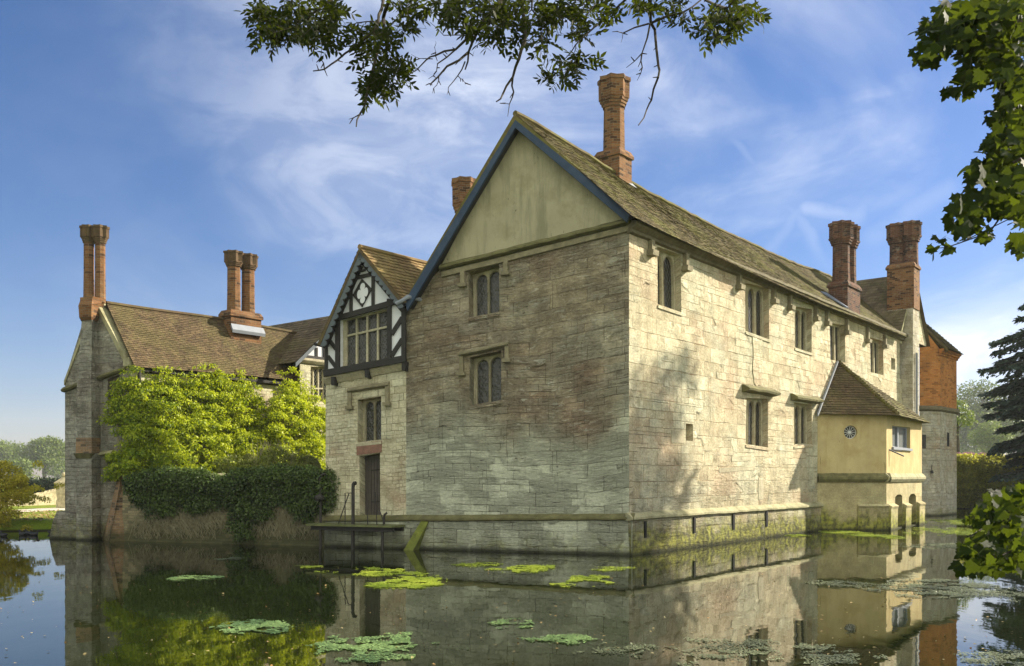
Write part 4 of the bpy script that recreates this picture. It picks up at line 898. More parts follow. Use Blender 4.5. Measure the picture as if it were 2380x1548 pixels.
window(W2, tw, tur, 2, False, .12, frame='lead', glass='glass_pale', lead='leading', lattice=.15, mul=.05, margin=(.05, .06, .05))
mb = MB(); Q = W2.quad(tw); sweep(mb, W2, Q[3][0]-.08, Q[2][0]+.08, [(-.14, Q[3][1]+.02), (.07, Q[3][1]-.02), (.07, Q[3][1]-.10), (-.1, Q[3][1]-.10)]); mb.build('window_sill', 'lead', tur)
mb = MB(); a = W2.P(*W2.hit(2066, 1045)); tube(mb, [a, a+W2.n*.35+W2.t*.6+Vector((0, 0, -.22))], .025, 6); tube(mb, [a, a+W2.n*.3+W2.t*.55+Vector((0, 0, -.05))], .018, 6); mb.build('iron_bracket', 'iron', tur)
# hipped roof against the long wall
ev = .28
AP = WR.P(*WR.hit(1945, 842), 0.02); e0 = C0+W1.n*ev+Vector((0, 0, zt1-.06)); e0 = WR.P(WR.hit(1896, 966)[0], zt1-.03, .02)
c1_ = C1+W1.n*ev*1.0+W2.n*ev*.9+Vector((0, 0, zt1-.10)); c2_ = C2+W2.n*ev*.9+W2.t*.25+Vector((0, 0, zt1-.10)); c3_ = C3+W3.n*ev+Vector((0, 0, zt1-.05))
for (p, q, nm) in ((e0, c1_, 'roof'), (c1_, c2_, 'roof'), (c2_, c3_, 'roof')):
    nrm = (q-p).cross(AP-p); nrm = nrm if nrm.z > 0 else -nrm
    mb = MB(); tiles(mb, lambda b, p=p: p.lerp(AP, b), lambda b, q=q: q.lerp(AP, b), 22, .17, nrm, lift=.035, lip=.028, jit=.02); mb.build(nm, 'tile_brown' if q is c1_ else 'tile_moss', tur)
mb = MB()
for k in range(26):                                            # bonnet hip tiles
    f = k/26; p = c1_.lerp(AP, f)+Vector((0, 0, .06)); q = c1_.lerp(AP, f+.045)+Vector((0, 0, .03)); tube(mb, [p, q], [.085, .06], 7, t=random.random())
mb.build('hip_tiles', 'tile_moss', tur)
mb = MB(); a = WR.P(*WR.hit(1894, 968), .06); b = WR.P(*WR.hit(1941, 843), .06); mb.hexa([a, a+TR*.0+Vector((0, 0, .10)), b+Vector((0, 0, .07)), b], [p+WR.n*.06 for p in (a, a+Vector((0, 0, .10)), b+Vector((0, 0, .07)), b)]); mb.build('flashing', 'lead', tur)

# ================================================================== BRICK AND STONE TOWER, far right
bt = empty('brick_topped_tower', (20.6, 44.5, 0), 'tall far tower with orange brick upper storey on grey stone base', 'tower')
D0, D1, D2 = G(2137, 1199.5), G(2185, 1199), G(2223.5, 1195); X1, X2 = Wall(D0, D1), Wall(D1, D2); X3 = Wall(D2, D2+(D0-D1))
zs_ = X1.hit(2184, 950)[1]; zbt = X2.hit(2185, 812)[1]; zlt = X1.hit(2137, 752)[1]
mb = MB()
for w in (X1, X2, X3): wall_mesh(mb, w, [(0, -.6), (w.len, -.6), (w.len, zs_), (0, zs_)])
mb.build('stone_base', 'stone_tower', bt)
mb = MB(); wall_mesh(mb, X1, [(0, zs_), (X1.len, zs_), (X1.len, zbt), (0, zlt)]); wall_mesh(mb, X2, [(0, zs_), (X2.len, zs_), (X2.len, zbt), (0, zbt)]); wall_mesh(mb, X3, [(0, zs_), (X3.len, zs_), (X3.len, zbt+1), (0, zbt)])
mb.build('brick_storey', 'brick_orange', bt)
for w in (X1, X2):
    mb = MB(); sweep(mb, w, -.05, w.len+.1, [(-.01, zs_+.14), (.12, zs_+.05), (.12, zs_-.05), (-.01, zs_-.14)], None, 6, .004); mb.build('string_course', 'eave_wood', bt)
mb = MB(); sweep(mb, X2, -.1, X2.len+.1, [(-.01, zbt+.02), (.20, zbt+.02), (.20, zbt-.08), (.12, zbt-.10), (.12, zbt-.18), (.05, zbt-.20), (.05, zbt-.28), (-.01, zbt-.30)]); mb.build('dentil_cornice', 'brick_orange', bt)
AX = at(2104, 712, 44.2); n1 = D1+X2.n*.25+X1.n*.18+Vector((0, 0, zbt)); n2 = D2+X2.n*.25+X2.t*.2+Vector((0, 0, zbt)); n3 = D2+(D0-D1)*1.2+Vector((0, 0, zbt))
for p, q, m_ in ((n1, n2, 'tile_moss'), (n2, n3, 'tile_moss')):
    nrm = (q-p).cross(AX-p); nrm = nrm if nrm.z > 0 else -nrm; mb = MB(); tiles(mb, lambda b, p=p: p.lerp(AX, b), lambda b, q=q: q.lerp(AX, b), 20, .2, nrm, lift=.04, lip=.03); mb.build('roof', m_, bt)
mb = MB(); mb.hexa([n1, AX, AX+Vector((0, 0, -.16)), n1+Vector((0, 0, -.16))], [p-X1.n*.2 for p in (n1, AX, AX+Vector((0, 0, -.16)), n1+Vector((0, 0, -.16)))]); mb.build('verge', 'tile_moss', bt)
for (w, px, lb) in ((X2, [(2201, 1005), (2206, 1006), (2206, 1038), (2201, 1037)], 'slit window on the lit face'), (X1, [(2143, 1010), (2152, 1010), (2152, 1042), (2143, 1042)], 'dark blocked window on the shaded face')):
    Q = w.quad(px); mb = MB(); prism(mb, w, Q[::-1], -.02, .012); o = mb.build('slit_window', 'opening_dark' if w is X2 else 'iron', bt); o['label'] = lb
mb = MB(); a = X1.P(*X1.hit(2165, 1080), .03); tube(mb, [a, a+Vector((0, 0, -.3))], .012, 5); tube(mb, [a+Vector((0, 0, -.28)), a+Vector((0, -.02, -.40))], [.06, .07], 8); mb.build('iron_ring', 'iron', bt)

# ================================================================== LEFT GABLED RANGE
lr = empty('gabled_stone_range', (-11.5, 30, 0), 'lower stone range with a buttressed grey gable and long brown tiled roof behind the creeper', 'house wing')
GW = Wall(G(151, 1251), G(303, 1256)); LG = GW.len; SD = Wall(GW.P(LG, 0), GW.P(LG, 0)+TR*9)
GP = lambda pts, o=0.0: [GW.hit(u, v, o) for u, v in pts]
w1 = [(250, 879), (278, 871), (278, 940), (250, 938)]; w2 = [(245, 1059), (262, 1057), (262, 1120), (245, 1122)]
mb = MB(); gp_ = GP([(152, 883), (190, 757), (222, 699), (293, 832), (296, 852)])
wall_mesh(mb, GW, [(0, -.6), (LG, -.6), (LG, gp_[4][1]), gp_[4], gp_[3], gp_[2], gp_[1], (0, gp_[0][1])], [GW.quad(w1), GW.quad(w2)], .25); mb.build('gable_wall', 'stone_grey', lr)
window(GW, w1, lr, 3, False, .22, lattice=.12, mul=.07); window(GW, w2, lr, 2, False, .22, lattice=.12, mul=.1)
hood(GW, (236, 1054), (266, 1050), lr, (0, 0), mat='coping')
mb = MB(); a, b = GP([(149, 905), (294, 856)]); line_mould(mb, GW, a, b, [(-.01, .06), (.06, .05), (.14, -.03), (.10, -.08), (-.01, -.10)], 14, .01); mb.build('string_course', 'moss_stone', lr)
# side wall
mb = MB(); wall_mesh(mb, SD, [(0, -.6), (9, -.6), (9, 5.2), (0, 5.2)]); mb.build('side_wall', 'stone_bay', lr)
# parapet coping of the gable
mb = MB(); a, b, c = GP([(222, 695), (292, 828), (296, 838)]); prism(mb, GW, [a, (a[0], a[1]-.16), (b[0]-.06, b[1]-.12), (c[0], c[1]-.02), (b[0]+.03, b[1]+.03)], -.42, .05)
prism(mb, GW, [(b[0]-.04, b[1]-.30), (b[0]+.22, b[1]-.30), (b[0]+.16, b[1]-.05), (b[0]-.04, b[1]-.05)], -.35, .06)
a, b = GP([(222, 695), (151, 885)]); prism(mb, GW, [a, b, (b[0], b[1]-.14), (a[0], a[1]-.2)], -.42, .04); mb.build('gable_coping', 'coping', lr)
# projecting chimney pier
def plan(levels, w, mat, name, parent):
    mb = MB(); rings = []
    for z, pts in levels: rings.append([w.P(s_, z, o_) for s_, o_ in pts])
    loft(mb, rings); return mb.build(name, mat, parent)
su = lambda u, o=0.0: GW.at_u(u, o)
def pl(u0, u1, u2, o): return [(su(u0), -.1), (su(u0, o)+.0, o), (su(u1, o), o), (su(u2), -.0), (su(u2), -.1)]
zz = lambda v: GW.hit(200, v, .3)[1]
plan([(-.6, pl(176, 214, 236, .50)), (zz(1150), pl(178, 213, 235, .42)), (zz(900), pl(179, 212, 233, .38)), (zz(890), pl(179, 212, 232, .34)), (zz(742), pl(190, 214, 224, .28))], GW, 'stone_grey', 'chimney_pier', lr)
plan([(zz(1053), pl(176, 213, 234, .435)), (zz(1018), pl(177, 213, 234, .43))], GW, 'brick_old', 'brick_patch', lr)
plan([(zz(1066), pl(177, 211, 233, .42)), (zz(1054), pl(170, 211, 231, .52))], GW, 'moss_stone', 'drip_ledge', lr)
plan([(zz(745), pl(188, 212, 226, .30)), (zz(738), pl(184, 212, 230, .40)), (zz(712), pl(182, 213, 232, .46)), (zz(700), pl(186, 214, 238, .40)), (zz(692), pl(186, 216, 240, .40))], GW, 'brick', 'brick_corbel', lr)
mb = MB(); a = GP([(151, 1187), (141, 1212), (131, 1262), (236, 1262), (233, 1200)]); prism(mb, GW, a, .0, .30)
mb.build('battered_plinth', 'stone_grey', lr)
c3 = chimney(lr, 'twin-flued brick chimney standing on the gable at the far left')
for u, pz in ((206, .06), (227.5, .14)):
    q = GW.P(su(u, .05), 0, .10-pz); flue(c3, (q.x, q.y), zz(700), at(220, 566, q.y).z, at(220, 527, q.y).z, .150, .235, 'brick', 8, math.pi/8)
# roof
GR = Wall(GW.P(GW.at_u(232), 0), GW.P(GW.at_u(232), 0)+TR*8)
rq = [(247, 706), (355, 722), (505, 742), (602, 760), (692, 776)]; eq_ = [(313, 853), (430, 862), (560, 872), (655, 882)]
SE_ = Wall(SD.P(0, 0, .22), SD.P(9, 0, .22))
r_ = [GR.hit(*p) for p in rq]; e_ = [SE_.hit(*p) for p in eq_]
r_.append((r_[-1][0]+2.2, r_[-1][1])); e_.append((e_[-1][0]+2.4, e_[-1][1]))
def mk(w, L_): a, b = L_[0][0], L_[-1][0]; return smoothline([((s_-a)/(b-a), w.P(s_, z_)) for s_, z_ in L_])
sg3 = Sag(mk(SE_, e_), mk(GR, r_)); nrl = SD.n*.75+Vector((0, 0, .7))
mb = MB(); tiles(mb, sg3, lambda b: sg3.pt(1, b), 32, .15, nrl, lift=.022, jit=.006); mb.build('roof', 'tile_brown', lr)
mb = MB(); tube(mb, [sg3.pt(i/30, 1)+Vector((0, 0, .03)) for i in range(31)], .06, 7); mb.build('ridge_tiles', 'tile_brown', lr)
mb = MB(); lb = GW.P(0, zz(885)); ll = Sag(lambda f: lb+TR*(9*(1-f)), lambda f: sg3.r(1-f)); tiles(mb, ll, lambda b: ll.pt(1, b), 14, .4, -SD.n+Vector((0, 0, .6))); mb.build('roof', 'tile_brown', lr)
mb = MB(); sweep(mb, SD, .2, 7, [(-.02, 5.2), (.16, 5.1), (.16, 5.0), (-.02, 4.95)]); mb.build('eave_board', 'timber', lr)
mb = MB(); tube(mb, [SE_.P(*SE_.hit(324, 856))+Vector((0, 0, -.05)), SE_.P(*SE_.hit(324, 872))+Vector((0, 0, -.5))], .05, 7); mb.build('drainpipe', 'iron', lr)
c4 = chimney(lr, 'twin octagonal brick chimney astride the long brown roof ridge'); s4 = GR.at_u(540); y4 = GR.P(s4, 0).y
q4 = GR.P(GR.at_u(553), 0, .18)
z4 = lambda v: at(553, v, q4.y).z
cblock(c4, 'chimney_base', (q4.x, q4.y), TR, .60, .30, z4(800), z4(741), 'brick', flare=.05)
for ds in (-.285, .285):
    q = q4+TR*ds; flue(c4, (q.x, q.y), z4(738), z4(624), z4(590), .225, .31, 'brick', 8, math.atan2(TR.y, TR.x)+math.pi/8)
fb = MB(); a = q4+WR.n*.31; zf = z4(765); fb.hexa([a-TR*.62+Vector((0, 0, zf-.02)), a+TR*.66+Vector((0, 0, zf-.02)), a+TR*.68+WR.n*.10+Vector((0, 0, zf-.22)), a-TR*.62+WR.n*.10+Vector((0, 0, zf-.22))], [p+Vector((.02, -.03, .10)) for p in (a-TR*.62+Vector((0, 0, zf-.02)), a+TR*.66+Vector((0, 0, zf-.02)), a+TR*.68+WR.n*.10+Vector((0, 0, zf-.22)), a-TR*.62+WR.n*.10+Vector((0, 0, zf-.22)))]); fb.build('flashing', 'lead', c4)
# brick angle buttress
P1, P2, P3 = G(227, 1253, -.0), G(247, 1259), G(306, 1257.5); T1, T2, T3 = at(279, 1050, 27.3), at(293, 1050, 26.95), at(304, 1046, 27.1)
for p in (P1, P2, P3): p.z = -.4
Pb, Tb = GW.P(LG, -.4, -.3), GW.P(LG, T3.z, -.2)
mb = MB(); mb.hexa([P1, P2, P3, Pb], [T1, T2, T3, Tb]); bo = mb.build('brick_buttress', 'brick_old', lr)
# cross wing with a white gable behind the bay
rg = empty('white_gabled_wing', (-8, 32, 0), 'sunlit inner wing with a white timbered gable and stone window above the creeper', 'house wing')
XW = Wall(SD.P(0, 0, .45), SD.P(9, 0, .45)); XP = lambda pts, o=0.0: [XW.hit(u, v, o) for u, v in pts]
xa = XW.at_u(697); xw = [(722, 852), (772, 852), (772, 936), (722, 936)]
zc_ = XW.hit(725, 838)[1]
mb = MB(); wall_mesh(mb, XW, [(xa, 0), (xa+3.2, 0), (xa+3.2, zc_), (xa, zc_)], [XW.quad(xw)], .2); mb.build('stone_wall', 'stone_bay', rg)
xap = xa+1.75; zxa = 7.45; mb = MB(); wall_mesh(mb, XW, [(xa, zc_), (xa+3.2, zc_), (xap, zxa)], ()); mb.build('gable_plaster', 'white', rg)
window(XW, xw, rg, 4, False, .16, transom=.40, lattice=.10, mul=.05, lead='pale_leading', glass='glass', frame='stone_frame')
mb = MB(); line_mould(mb, XW, (xa-.05, zc_), (xa+3.2, zc_), [(-.01, .06), (.12, .05), (.12, -.03), (.05, -.12), (-.01, -.12)]); mb.build('cornice', 'stone_frame', rg)
mb = MB()
for ss in np.arange(xa+.35, xa+3.0, .33):
    zt_ = zc_+(zxa-zc_)*(1-abs(ss-xap)/1.6)-.05
    if zt_ > zc_+.15: prism(mb, XW, [(ss, zc_+.05), (ss+.07, zc_+.05), (ss+.07, zt_), (ss, zt_)], -.01, .04)
prism(mb, XW, [(xa, zc_+.06), (xa+3.2, zc_+.06), (xa+3.2, zc_+.16), (xa, zc_+.16)], -.01, .05); mb.build('timber_frame', 'timber', rg)
vA = XW.P(xap, zxa+.2, .35); vL = XW.P(*XW.hit(688, 842, .35), .35)
nv = (vA-vL).cross(XW.n); nv = nv if nv.z > 0 else -nv
mb = MB(); tiles(mb, lambda b: vL.lerp(vA, b)-XW.n*5, lambda b: vL.lerp(vA, b), 18, .18, nv, lift=.025); mb.build('roof', 'tile_dark', rg)
vR = vA*2-vL; vR.z = vL.z; vR = XW.P(2*xap-(vL-XW.p0).dot(XW.t), vL.z, .35)
nv2 = (vA-vR).cross(XW.n); nv2 = nv2 if nv2.z > 0 else -nv2
mb = MB(); tiles(mb, lambda b: vR.lerp(vA, b), lambda b: vR.lerp(vA, b)-XW.n*5, 16, .3, nv2); mb.build('roof', 'tile_dark', rg)
mb = MB(); d = (vL-vA); mb.hexa([vA, vL, vL+Vector((0, 0, -.16)), vA+Vector((0, 0, -.16))], [p-XW.n*.05 for p in (vA, vL, vL+Vector((0, 0, -.16)), vA+Vector((0, 0, -.16)))]); mb.build('bargeboard', 'grey_board', rg)

# ================================================================== GARDEN WALL + COURTYARD
GWL = Wall(G(306, 1257.5), WL.P(sb, 0)+Vector((.0, .12, 0)))
gw = empty('garden_wall', (-8, 26, 0), 'old brick garden wall rising from the water, hung with ivy and bare stems', 'wall')
ztop = GWL.hit(500, 1110)[1]
mb = MB(); sweep(mb, GWL, -.3, GWL.len, [(-.35, -.6), (.12, -.6), (.05, .5), (.0, ztop), (-.35, ztop)]); mb.build('brickwork', 'brick_garden', gw)
mb = MB(); sweep(mb, GWL, -.3, GWL.len, [(-.38, ztop), (.06, ztop), (.06, ztop+.06), (-.16, ztop+.12), (-.38, ztop+.06)], None, 30, .01); mb.build('coping', 'coping', gw)
mb = MB(); c_ = [GWL.P(0, ztop-.35, -.3), GWL.P(GWL.len, ztop-.35, -.3), WL.P(0, ztop-.35)+TR*12, SD.P(8, ztop-.35)]; mb.poly(c_); o = mb.build('courtyard_ground', 'earth'); tag(o, kind='structure')
# ================================================================== WATER, GROUND
mb = MB(); mb.poly([(-120, -30, 0), (120, -30, 0), (120, 90, 0), (-120, 90, 0)]); o = mb.build('moat_water', 'water'); tag(o, kind='structure')
GZ = 0.35
moat = [(-70, 5.0), (-20, 5.4), (0, 5.0), (14, 5.2), (22, 12), (26, 24), (27.5, 38), (27.3, 51.2), (20, 52.6), (6, 55), (-4, 50), (-11.0, 39), (-13.4, 33.0), (-16, 31.6), (-19.5, 31.1), (-25, 30.9), (-70, 30)]
def catmull(P, k=6):
    out = []; n = len(P)
    for i in range(n):
        p0, p1, p2, p3 = [Vector((*P[(i+j) % n], 0)) for j in (-1, 0, 1, 2)]
        for a in range(k):
            t = a/k; q = .5*((2*p1)+(p2-p0)*t+(2*p0-5*p1+4*p2-p3)*t*t+(3*p1-p0-3*p2+p3)*t**3); q += Vector((random.uniform(-.06, .06), random.uniform(-.06, .06), 0)); out.append((q.x, q.y))
    return out
mh = catmull(moat); cen = Vector((0, 30, 0))
def push(p, d): v = Vector((p[0], p[1], 0))-cen; return (p[0]+v.normalized().x*d, p[1]+v.normalized().y*d)
m1 = [push(p, .5) for p in mh]; m2 = [push(p, 2.2) for p in mh]
mb = MB(); n = len(mh)
for i in range(n):
    j = (i+1) % n
    mb.poly([(*mh[i], -.5), (*mh[j], -.5), (*m1[j], .07), (*m1[i], .07)]); mb.poly([(*m1[i], .07), (*m1[j], .07), (*m2[j], GZ), (*m2[i], GZ)])
big = [(-419, -59), (519, -59), (519, 619), (-419, 619)]
L2 = [[Vector((a, b, 0)) for a, b in big], [Vector((a, b, 0)) for a, b in m2]]; fl = [p for l in L2 for p in l]
for tri in tessellate_polygon(L2):
    q = [fl[i] for i in tri]
    if (q[1]-q[0]).cross(q[2]-q[0]).z < 0: q = q[::-1]
    mb.poly([(p.x, p.y, GZ) for p in q])
o = mb.build('ground', 'grass'); tag(o, kind='structure')
mb = MB(); pp = [G(-60, 1192, GZ), G(40, 1185, GZ), G(110, 1181, GZ), G(220, 1176, GZ)]; pq = [G(220, 1184, GZ), G(110, 1187.5, GZ), G(40, 1191, GZ), G(-60, 1199, GZ)]
mb.poly([p+Vector((0, 0, .006)) for p in pp+pq]); o = mb.build('gravel_path', 'path'); tag(o, kind='structure')

# ================================================================== background, left
dw = empty('dry_stone_wall', G(90, 1176, GZ), 'low pale dry stone wall with upright coping stones curving along the gravel path', 'wall')
mb = MB(); mc = MB(); N_ = 46
for i in range(N_):
    u = -10+i*3.3; hgt = .42+max(0, (u-70)/60)*.30+random.uniform(-.02, .02); p = G(u, 1177.5-(u+10)*.03, GZ); q = G(u+3.25, 1177.5-(u+13)*.03, GZ)
    z0, z1 = GZ-.1, GZ+hgt; d = Vector((0, .35, 0)); mb.hexa([p+Vector((0, 0, -.1)), q+Vector((0, 0, -.1)), q+Vector((0, 0, hgt)), p+Vector((0, 0, hgt))][::1], [r+d for r in [p+Vector((0, 0, -.1)), q+Vector((0, 0, -.1)), q+Vector((0, 0, hgt)), p+Vector((0, 0, hgt))]])
    hh = hgt+random.uniform(.10, .20); g = (q-p)*.12; a, b = p+g, q-g; mc.hexa([a+Vector((0, -.03, hgt)), b+Vector((0, -.03, hgt)), b+Vector((0, .02, hh)), a+Vector((0, .02, hh-.03))], [r+Vector((0, .34, 0)) for r in [a+Vector((0, 0, hgt)), b+Vector((0, 0, hgt)), b+Vector((0, 0, hh)), a+Vector((0, 0, hh-.03))]])
mb.build('wall_courses', 'wall_pale', dw); mc.build('coping_stones', 'wall_pale', dw)
gp = empty('gate_pier', G(149, 1181, GZ), 'pale stone gate pier with ball finial at the end of the low wall', 'gate pier')
c = G(149, 1181, GZ); mb = MB()
def sq(c, r, z): return [Vector((c.x+a*r, c.y+b*r, z)) for a, b in ((-1, -1), (1, -1), (1, 1), (-1, 1))]
zt = .35+1.15; loft(mb, [sq(c, .26, .2), sq(c, .26, .75)]); loft(mb, [sq(c, .23, .75), sq(c, .24, 1.02)]); loft(mb, [sq(c, .26, 1.02), sq(c, .25, zt)]); mb.build('shaft', 'wall_pale', gp)
mb = MB(); loft(mb, [sq(c, .33, zt), sq(c, .33, zt+.08), sq(c, .24, zt+.16), sq(c, .10, zt+.30), sq(c, .08, zt+.36)]); mb.build('cap', 'wall_pale', gp)
mb = MB(); loft(mb, [ring((c.x, c.y), .12*math.sin(max(.2, math.pi*k/8)), 10, zt+.46-.12*math.cos(math.pi*k/8)) for k in range(0, 9)]); mb.build('ball_finial', 'wall_pale', gp)
def soft(parent, name, mat, blobs, per, size, **k):
    C_, D_, N_2, T_ = blob_leaves(blobs, per, **k); return leaves(name, mat, parent, C_, D_, N_2, size*(0.7+.6*RNG.random(len(C_))), T_)
def tree(name, x, y, ztop, r, label, mat='tree', leaf=.35, nb=26, per=3.0, zbot=None, cat='tree', group=None, tint=.5, trunk=True, sx=1.0):
    t = empty(name, (x, y, GZ), label, cat, group); zb = zbot if zbot is not None else GZ+(ztop-GZ)*.28; blobs = []; cz = (ztop+zb)/2; hz_ = (ztop-zb)/2
    for i in range(nb):
        d = rdir(1)[0]; k = RNG.random()**.45*.78; br = r*(.24+.16*RNG.random())
        blobs.append(((x+d[0]*r*k*sx, y+d[1]*r*k, cz+d[2]*hz_*k), (br*1.15, br*1.15, br*.85), tint+RNG.normal()*.12))
    soft(t, 'crown', mat, blobs, per/leaf/leaf*.35, leaf)
    if trunk:
        mb = MB(); tr_ = r*.075+.04; tube(mb, [Vector((x, y, GZ-.2)), Vector((x+.05*r, y, (GZ+zb)/2)), Vector((x-.03*r, y, cz)), Vector((x, y, cz+hz_*.6))], [tr_*1.3, tr_, tr_*.7, tr_*.2], 8)
        for b in blobs[::3]:
            q = Vector(b[0]); s_ = Vector((x, y, min(q.z-.2*r, cz))); tube(mb, [s_, s_.lerp(q, .5)+Vector((0, 0, .1*r)), q], [tr_*.5, tr_*.3, tr_*.08], 5)
        mb.build('trunk', 'bark_grey', t)
    return t
def PXY(u, y): return ((u-CU)/FV*y)
zv = lambda v, y: CH-(v-HV)/FV*y
K_ = 2.2; y = 120*K_; tree('oak_tree', PXY(101, y), y, zv(1008, y), 3.3*K_, 'broad green oak beyond the low wall, left of the gabled range', leaf=.30*K_, nb=46, per=3.4, zbot=CH+(1.6-CH)*K_, tint=.55)
K_ = 2.2; y = 140*K_; tree('oak_tree', PXY(5, y), y, zv(1010, y), 3.4*K_, 'paler hazy tree at the far left edge, rising behind the olive bush', leaf=.34*K_, nb=40, per=3.2, zbot=CH+(1.5-CH)*K_, tint=.6)
K_ = 2.2; y = 95*K_; tree('small_tree', PXY(45, y), y, zv(1062, y), 2.0*K_, 'small rounded tree filling the gap between the two tall oaks', leaf=.24*K_, nb=24, zbot=CH+(.6-CH)*K_, tint=.4)
K_ = 2.2; y = 160*K_; tree('oak_tree', PXY(145, y), y, zv(1068, y), 2.6*K_, 'low distant tree peeping past the gate pier', leaf=.34*K_, nb=20, zbot=CH+(.6-CH)*K_, tint=.5)
ob = empty('olive_bush', (-18.3, 32, GZ), 'large loose olive green bush overhanging the left bank of the moat', 'bush')
bl = [((PXY(u, yy), yy, zv(v, yy)), (r*.8, r*.8, r*.68), t) for u, v, r, yy, t in [(5, 1090, .38, 32, .6), (30, 1100, .40, 32, .6), (-20, 1100, .5, 32, .5), (20, 1130, .5, 32, .55), (45, 1135, .40, 32, .5), (60, 1150, .25, 31.6, .6), (-10, 1150, .55, 32, .45), (25, 1165, .5, 31.5, .5), (48, 1160, .34, 31.5, .5), (0, 1190, .5, 31, .45), (20, 1200, .36, 30.6, .4), (-25, 1200, .6, 31, .4), (5, 1218, .3, 30.4, .35), (-40, 1140, .7, 32, .5), (40, 1115, .3, 31.6, .7), (52, 1122, .22, 31.8, .7)]]
bl += [((b[0][0]-.12+RNG.normal()*.36, b[0][1]+RNG.normal()*.2, b[0][2]+RNG.normal()*.3), (.16, .16, .12), b[2]+.1) for b in bl for _ in range(4)]
soft(ob, 'foliage', 'olive', bl, 300, .085); mb = MB()
for b in bl[:12]: tube(mb, [Vector((-18.1, 31.8, .3)), Vector((-18.1, 31.8, .9)).lerp(Vector(b[0]), .5), Vector(b[0])], [.05, .03, .01], 5)
mb.build('stems', 'bark_grey', ob)
hd = empty('clipped_hedge', (PXY(110, 75), 75, GZ), 'dark clipped hedge behind the low stone wall', 'hedge')
bl = [((PXY(u, 75), 75, z), (.9, .8, .75), .4) for u in range(70, 176, 14) for z in (.5, .95)]
soft(hd, 'foliage', 'darkhedge', bl, 60, .2, thick=.2)
ls = []                                                          # fallen leaves on the lawn
n = 2600; uu = RNG.uniform(-20, 150, n); vv = RNG.uniform(1186, 1238, n); P_ = np.array([G(a, b, GZ) for a, b in zip(uu, vv)]); keep = P_[:, 1] > 31.9; P_ = P_[keep]; P_[:, 2] = GZ+.02
D_ = rdir(len(P_)); D_[:, 2] *= .15; Nn = np.tile([0, 0, 1.0], (len(P_), 1))+RNG.normal(size=(len(P_), 3))*.35
o = leaves('fallen_leaves', 'fallen', None, P_, D_, Nn, .11, None, 'oval'); tag(o, 'brown and gold fallen leaves scattered over the lawn of the left bank', 'leaves', kind='stuff')
mb = MB()
def duck(u, v, ln, face, label):
    p = G(u, v, 0.0); d = empty('duck', p, label, 'duck', 'dark ducks resting along the left bank'); f = Vector((face, .15, 0)).normalized(); mb = MB(); R_ = []; K2 = .58; ln *= K2
    for k, (a, r, z) in enumerate([(-.62, .015, .14), (-.50, .07, .11), (-.30, .13, .08), (0, .16, .07), (.25, .13, .08), (.38, .07, .10), (.42, .02, .12)]):
        r *= K2; cc = p+f*a*ln+Vector((0, 0, z*K2)); s_ = Vector((-f.y, f.x, 0)); R_.append([cc+(s_*math.cos(2*math.pi*i/10)*r+Vector((0, 0, 1))*math.sin(2*math.pi*i/10)*r*.75) for i in range(10)])
    for a, b in zip(R_, R_[1:]):
        for i in range(10): j = (i+1) % 10; mb.poly([a[i], a[j], b[j], b[i]])
    tube(mb, [p+f*.28*ln+Vector((0, 0, .12*K2)), p+f*.36*ln+Vector((0, 0, .22*K2)), p+f*.40*ln+Vector((0, 0, .28*K2)), p+f*.50*ln+Vector((0, 0, .28*K2)), p+f*.62*ln+Vector((0, 0, .26*K2))], [.035, .025, .032, .02, .006], 8)
    mb.build('body', 'duck', d, smooth=True)
duck(8, 1247, .42, -1, 'dark duck alone at the left edge of the picture'); duck(52, 1244.5, .46, -1, 'leading dark duck of the huddled group, nearest the bush')
duck(66, 1243, .42, -1, 'dark duck in the middle of the huddled group'); duck(80, 1245, .46, 1, 'dark duck at the right end of the huddled group'); duck(122, 1240.5, .46, 1, 'dark duck apart from the others beside the stone gable')

# ================================================================== background, right
K_ = 2.2; y = 125*K_; tree('oak_tree', PXY(2285, y), y, zv(872, y), 5.2*K_, 'tall hazy blue-green tree behind the brick topped tower', leaf=.34*K_, nb=52, per=2.6, zbot=CH+(3.5-CH)*K_, tint=.4)
K_ = 2.2; y = 140*K_; tree('oak_tree', PXY(2395, y), y, zv(900, y), 6.2*K_, 'second hazy tree, half behind the dark conifer', leaf=.34*K_, nb=46, per=2.6, zbot=CH+(3-CH)*K_, tint=.4)
K_ = 2.2; y = 85*K_; tree('small_tree', PXY(2308, y), y, zv(975, y), 1.9*K_, 'rounded pale green tree above the lit hedge', leaf=.17*K_, nb=40, per=3, zbot=CH+(3.4-CH)*K_, tint=.75)
y = 60; tree('small_tree', PXY(2226, y), y, zv(912, y), 1.15, 'bright small leafy tree just behind the tower corner', leaf=.15, nb=26, per=2.4, zbot=4.2, tint=.9)
K_ = 2.2; y = 160*K_; tree('oak_tree', PXY(2240, y), y, zv(985, y), 4.4*K_, 'low distant hazy woodland tree on the horizon by the tower', leaf=.4*K_, nb=36, per=2.6, zbot=CH+(.5-CH)*K_, tint=.35)
lh = empty('lit_hedge', (29, 53, GZ), 'broad sunlit hedge with pink blossom on top along the far bank', 'hedge')
bl = [((PXY(u, 53)+RNG.normal()*.1, 53+RNG.normal()*.15, z), (.55, .5, .42), .55+RNG.normal()*.15-(.3 if z < 1.0 else 0)) for u in range(2195, 2440, 12) for z in (.3, .8, 1.35, 1.9, 2.4, 2.72)]
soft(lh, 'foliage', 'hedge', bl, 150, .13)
bl = [((PXY(u, 53.4), 53.6, 3.12+RNG.normal()*.04), (.22, .3, .10), .5) for u in range(2228, 2310, 8)]
soft(lh, 'blossom', 'pink', bl, 120, .09)
cn = empty('conifer', (29.1, 47.5, GZ), 'tall dark conifer with drooping boughs at the right edge', 'tree'); X0, Y0 = 29.1, 47.5
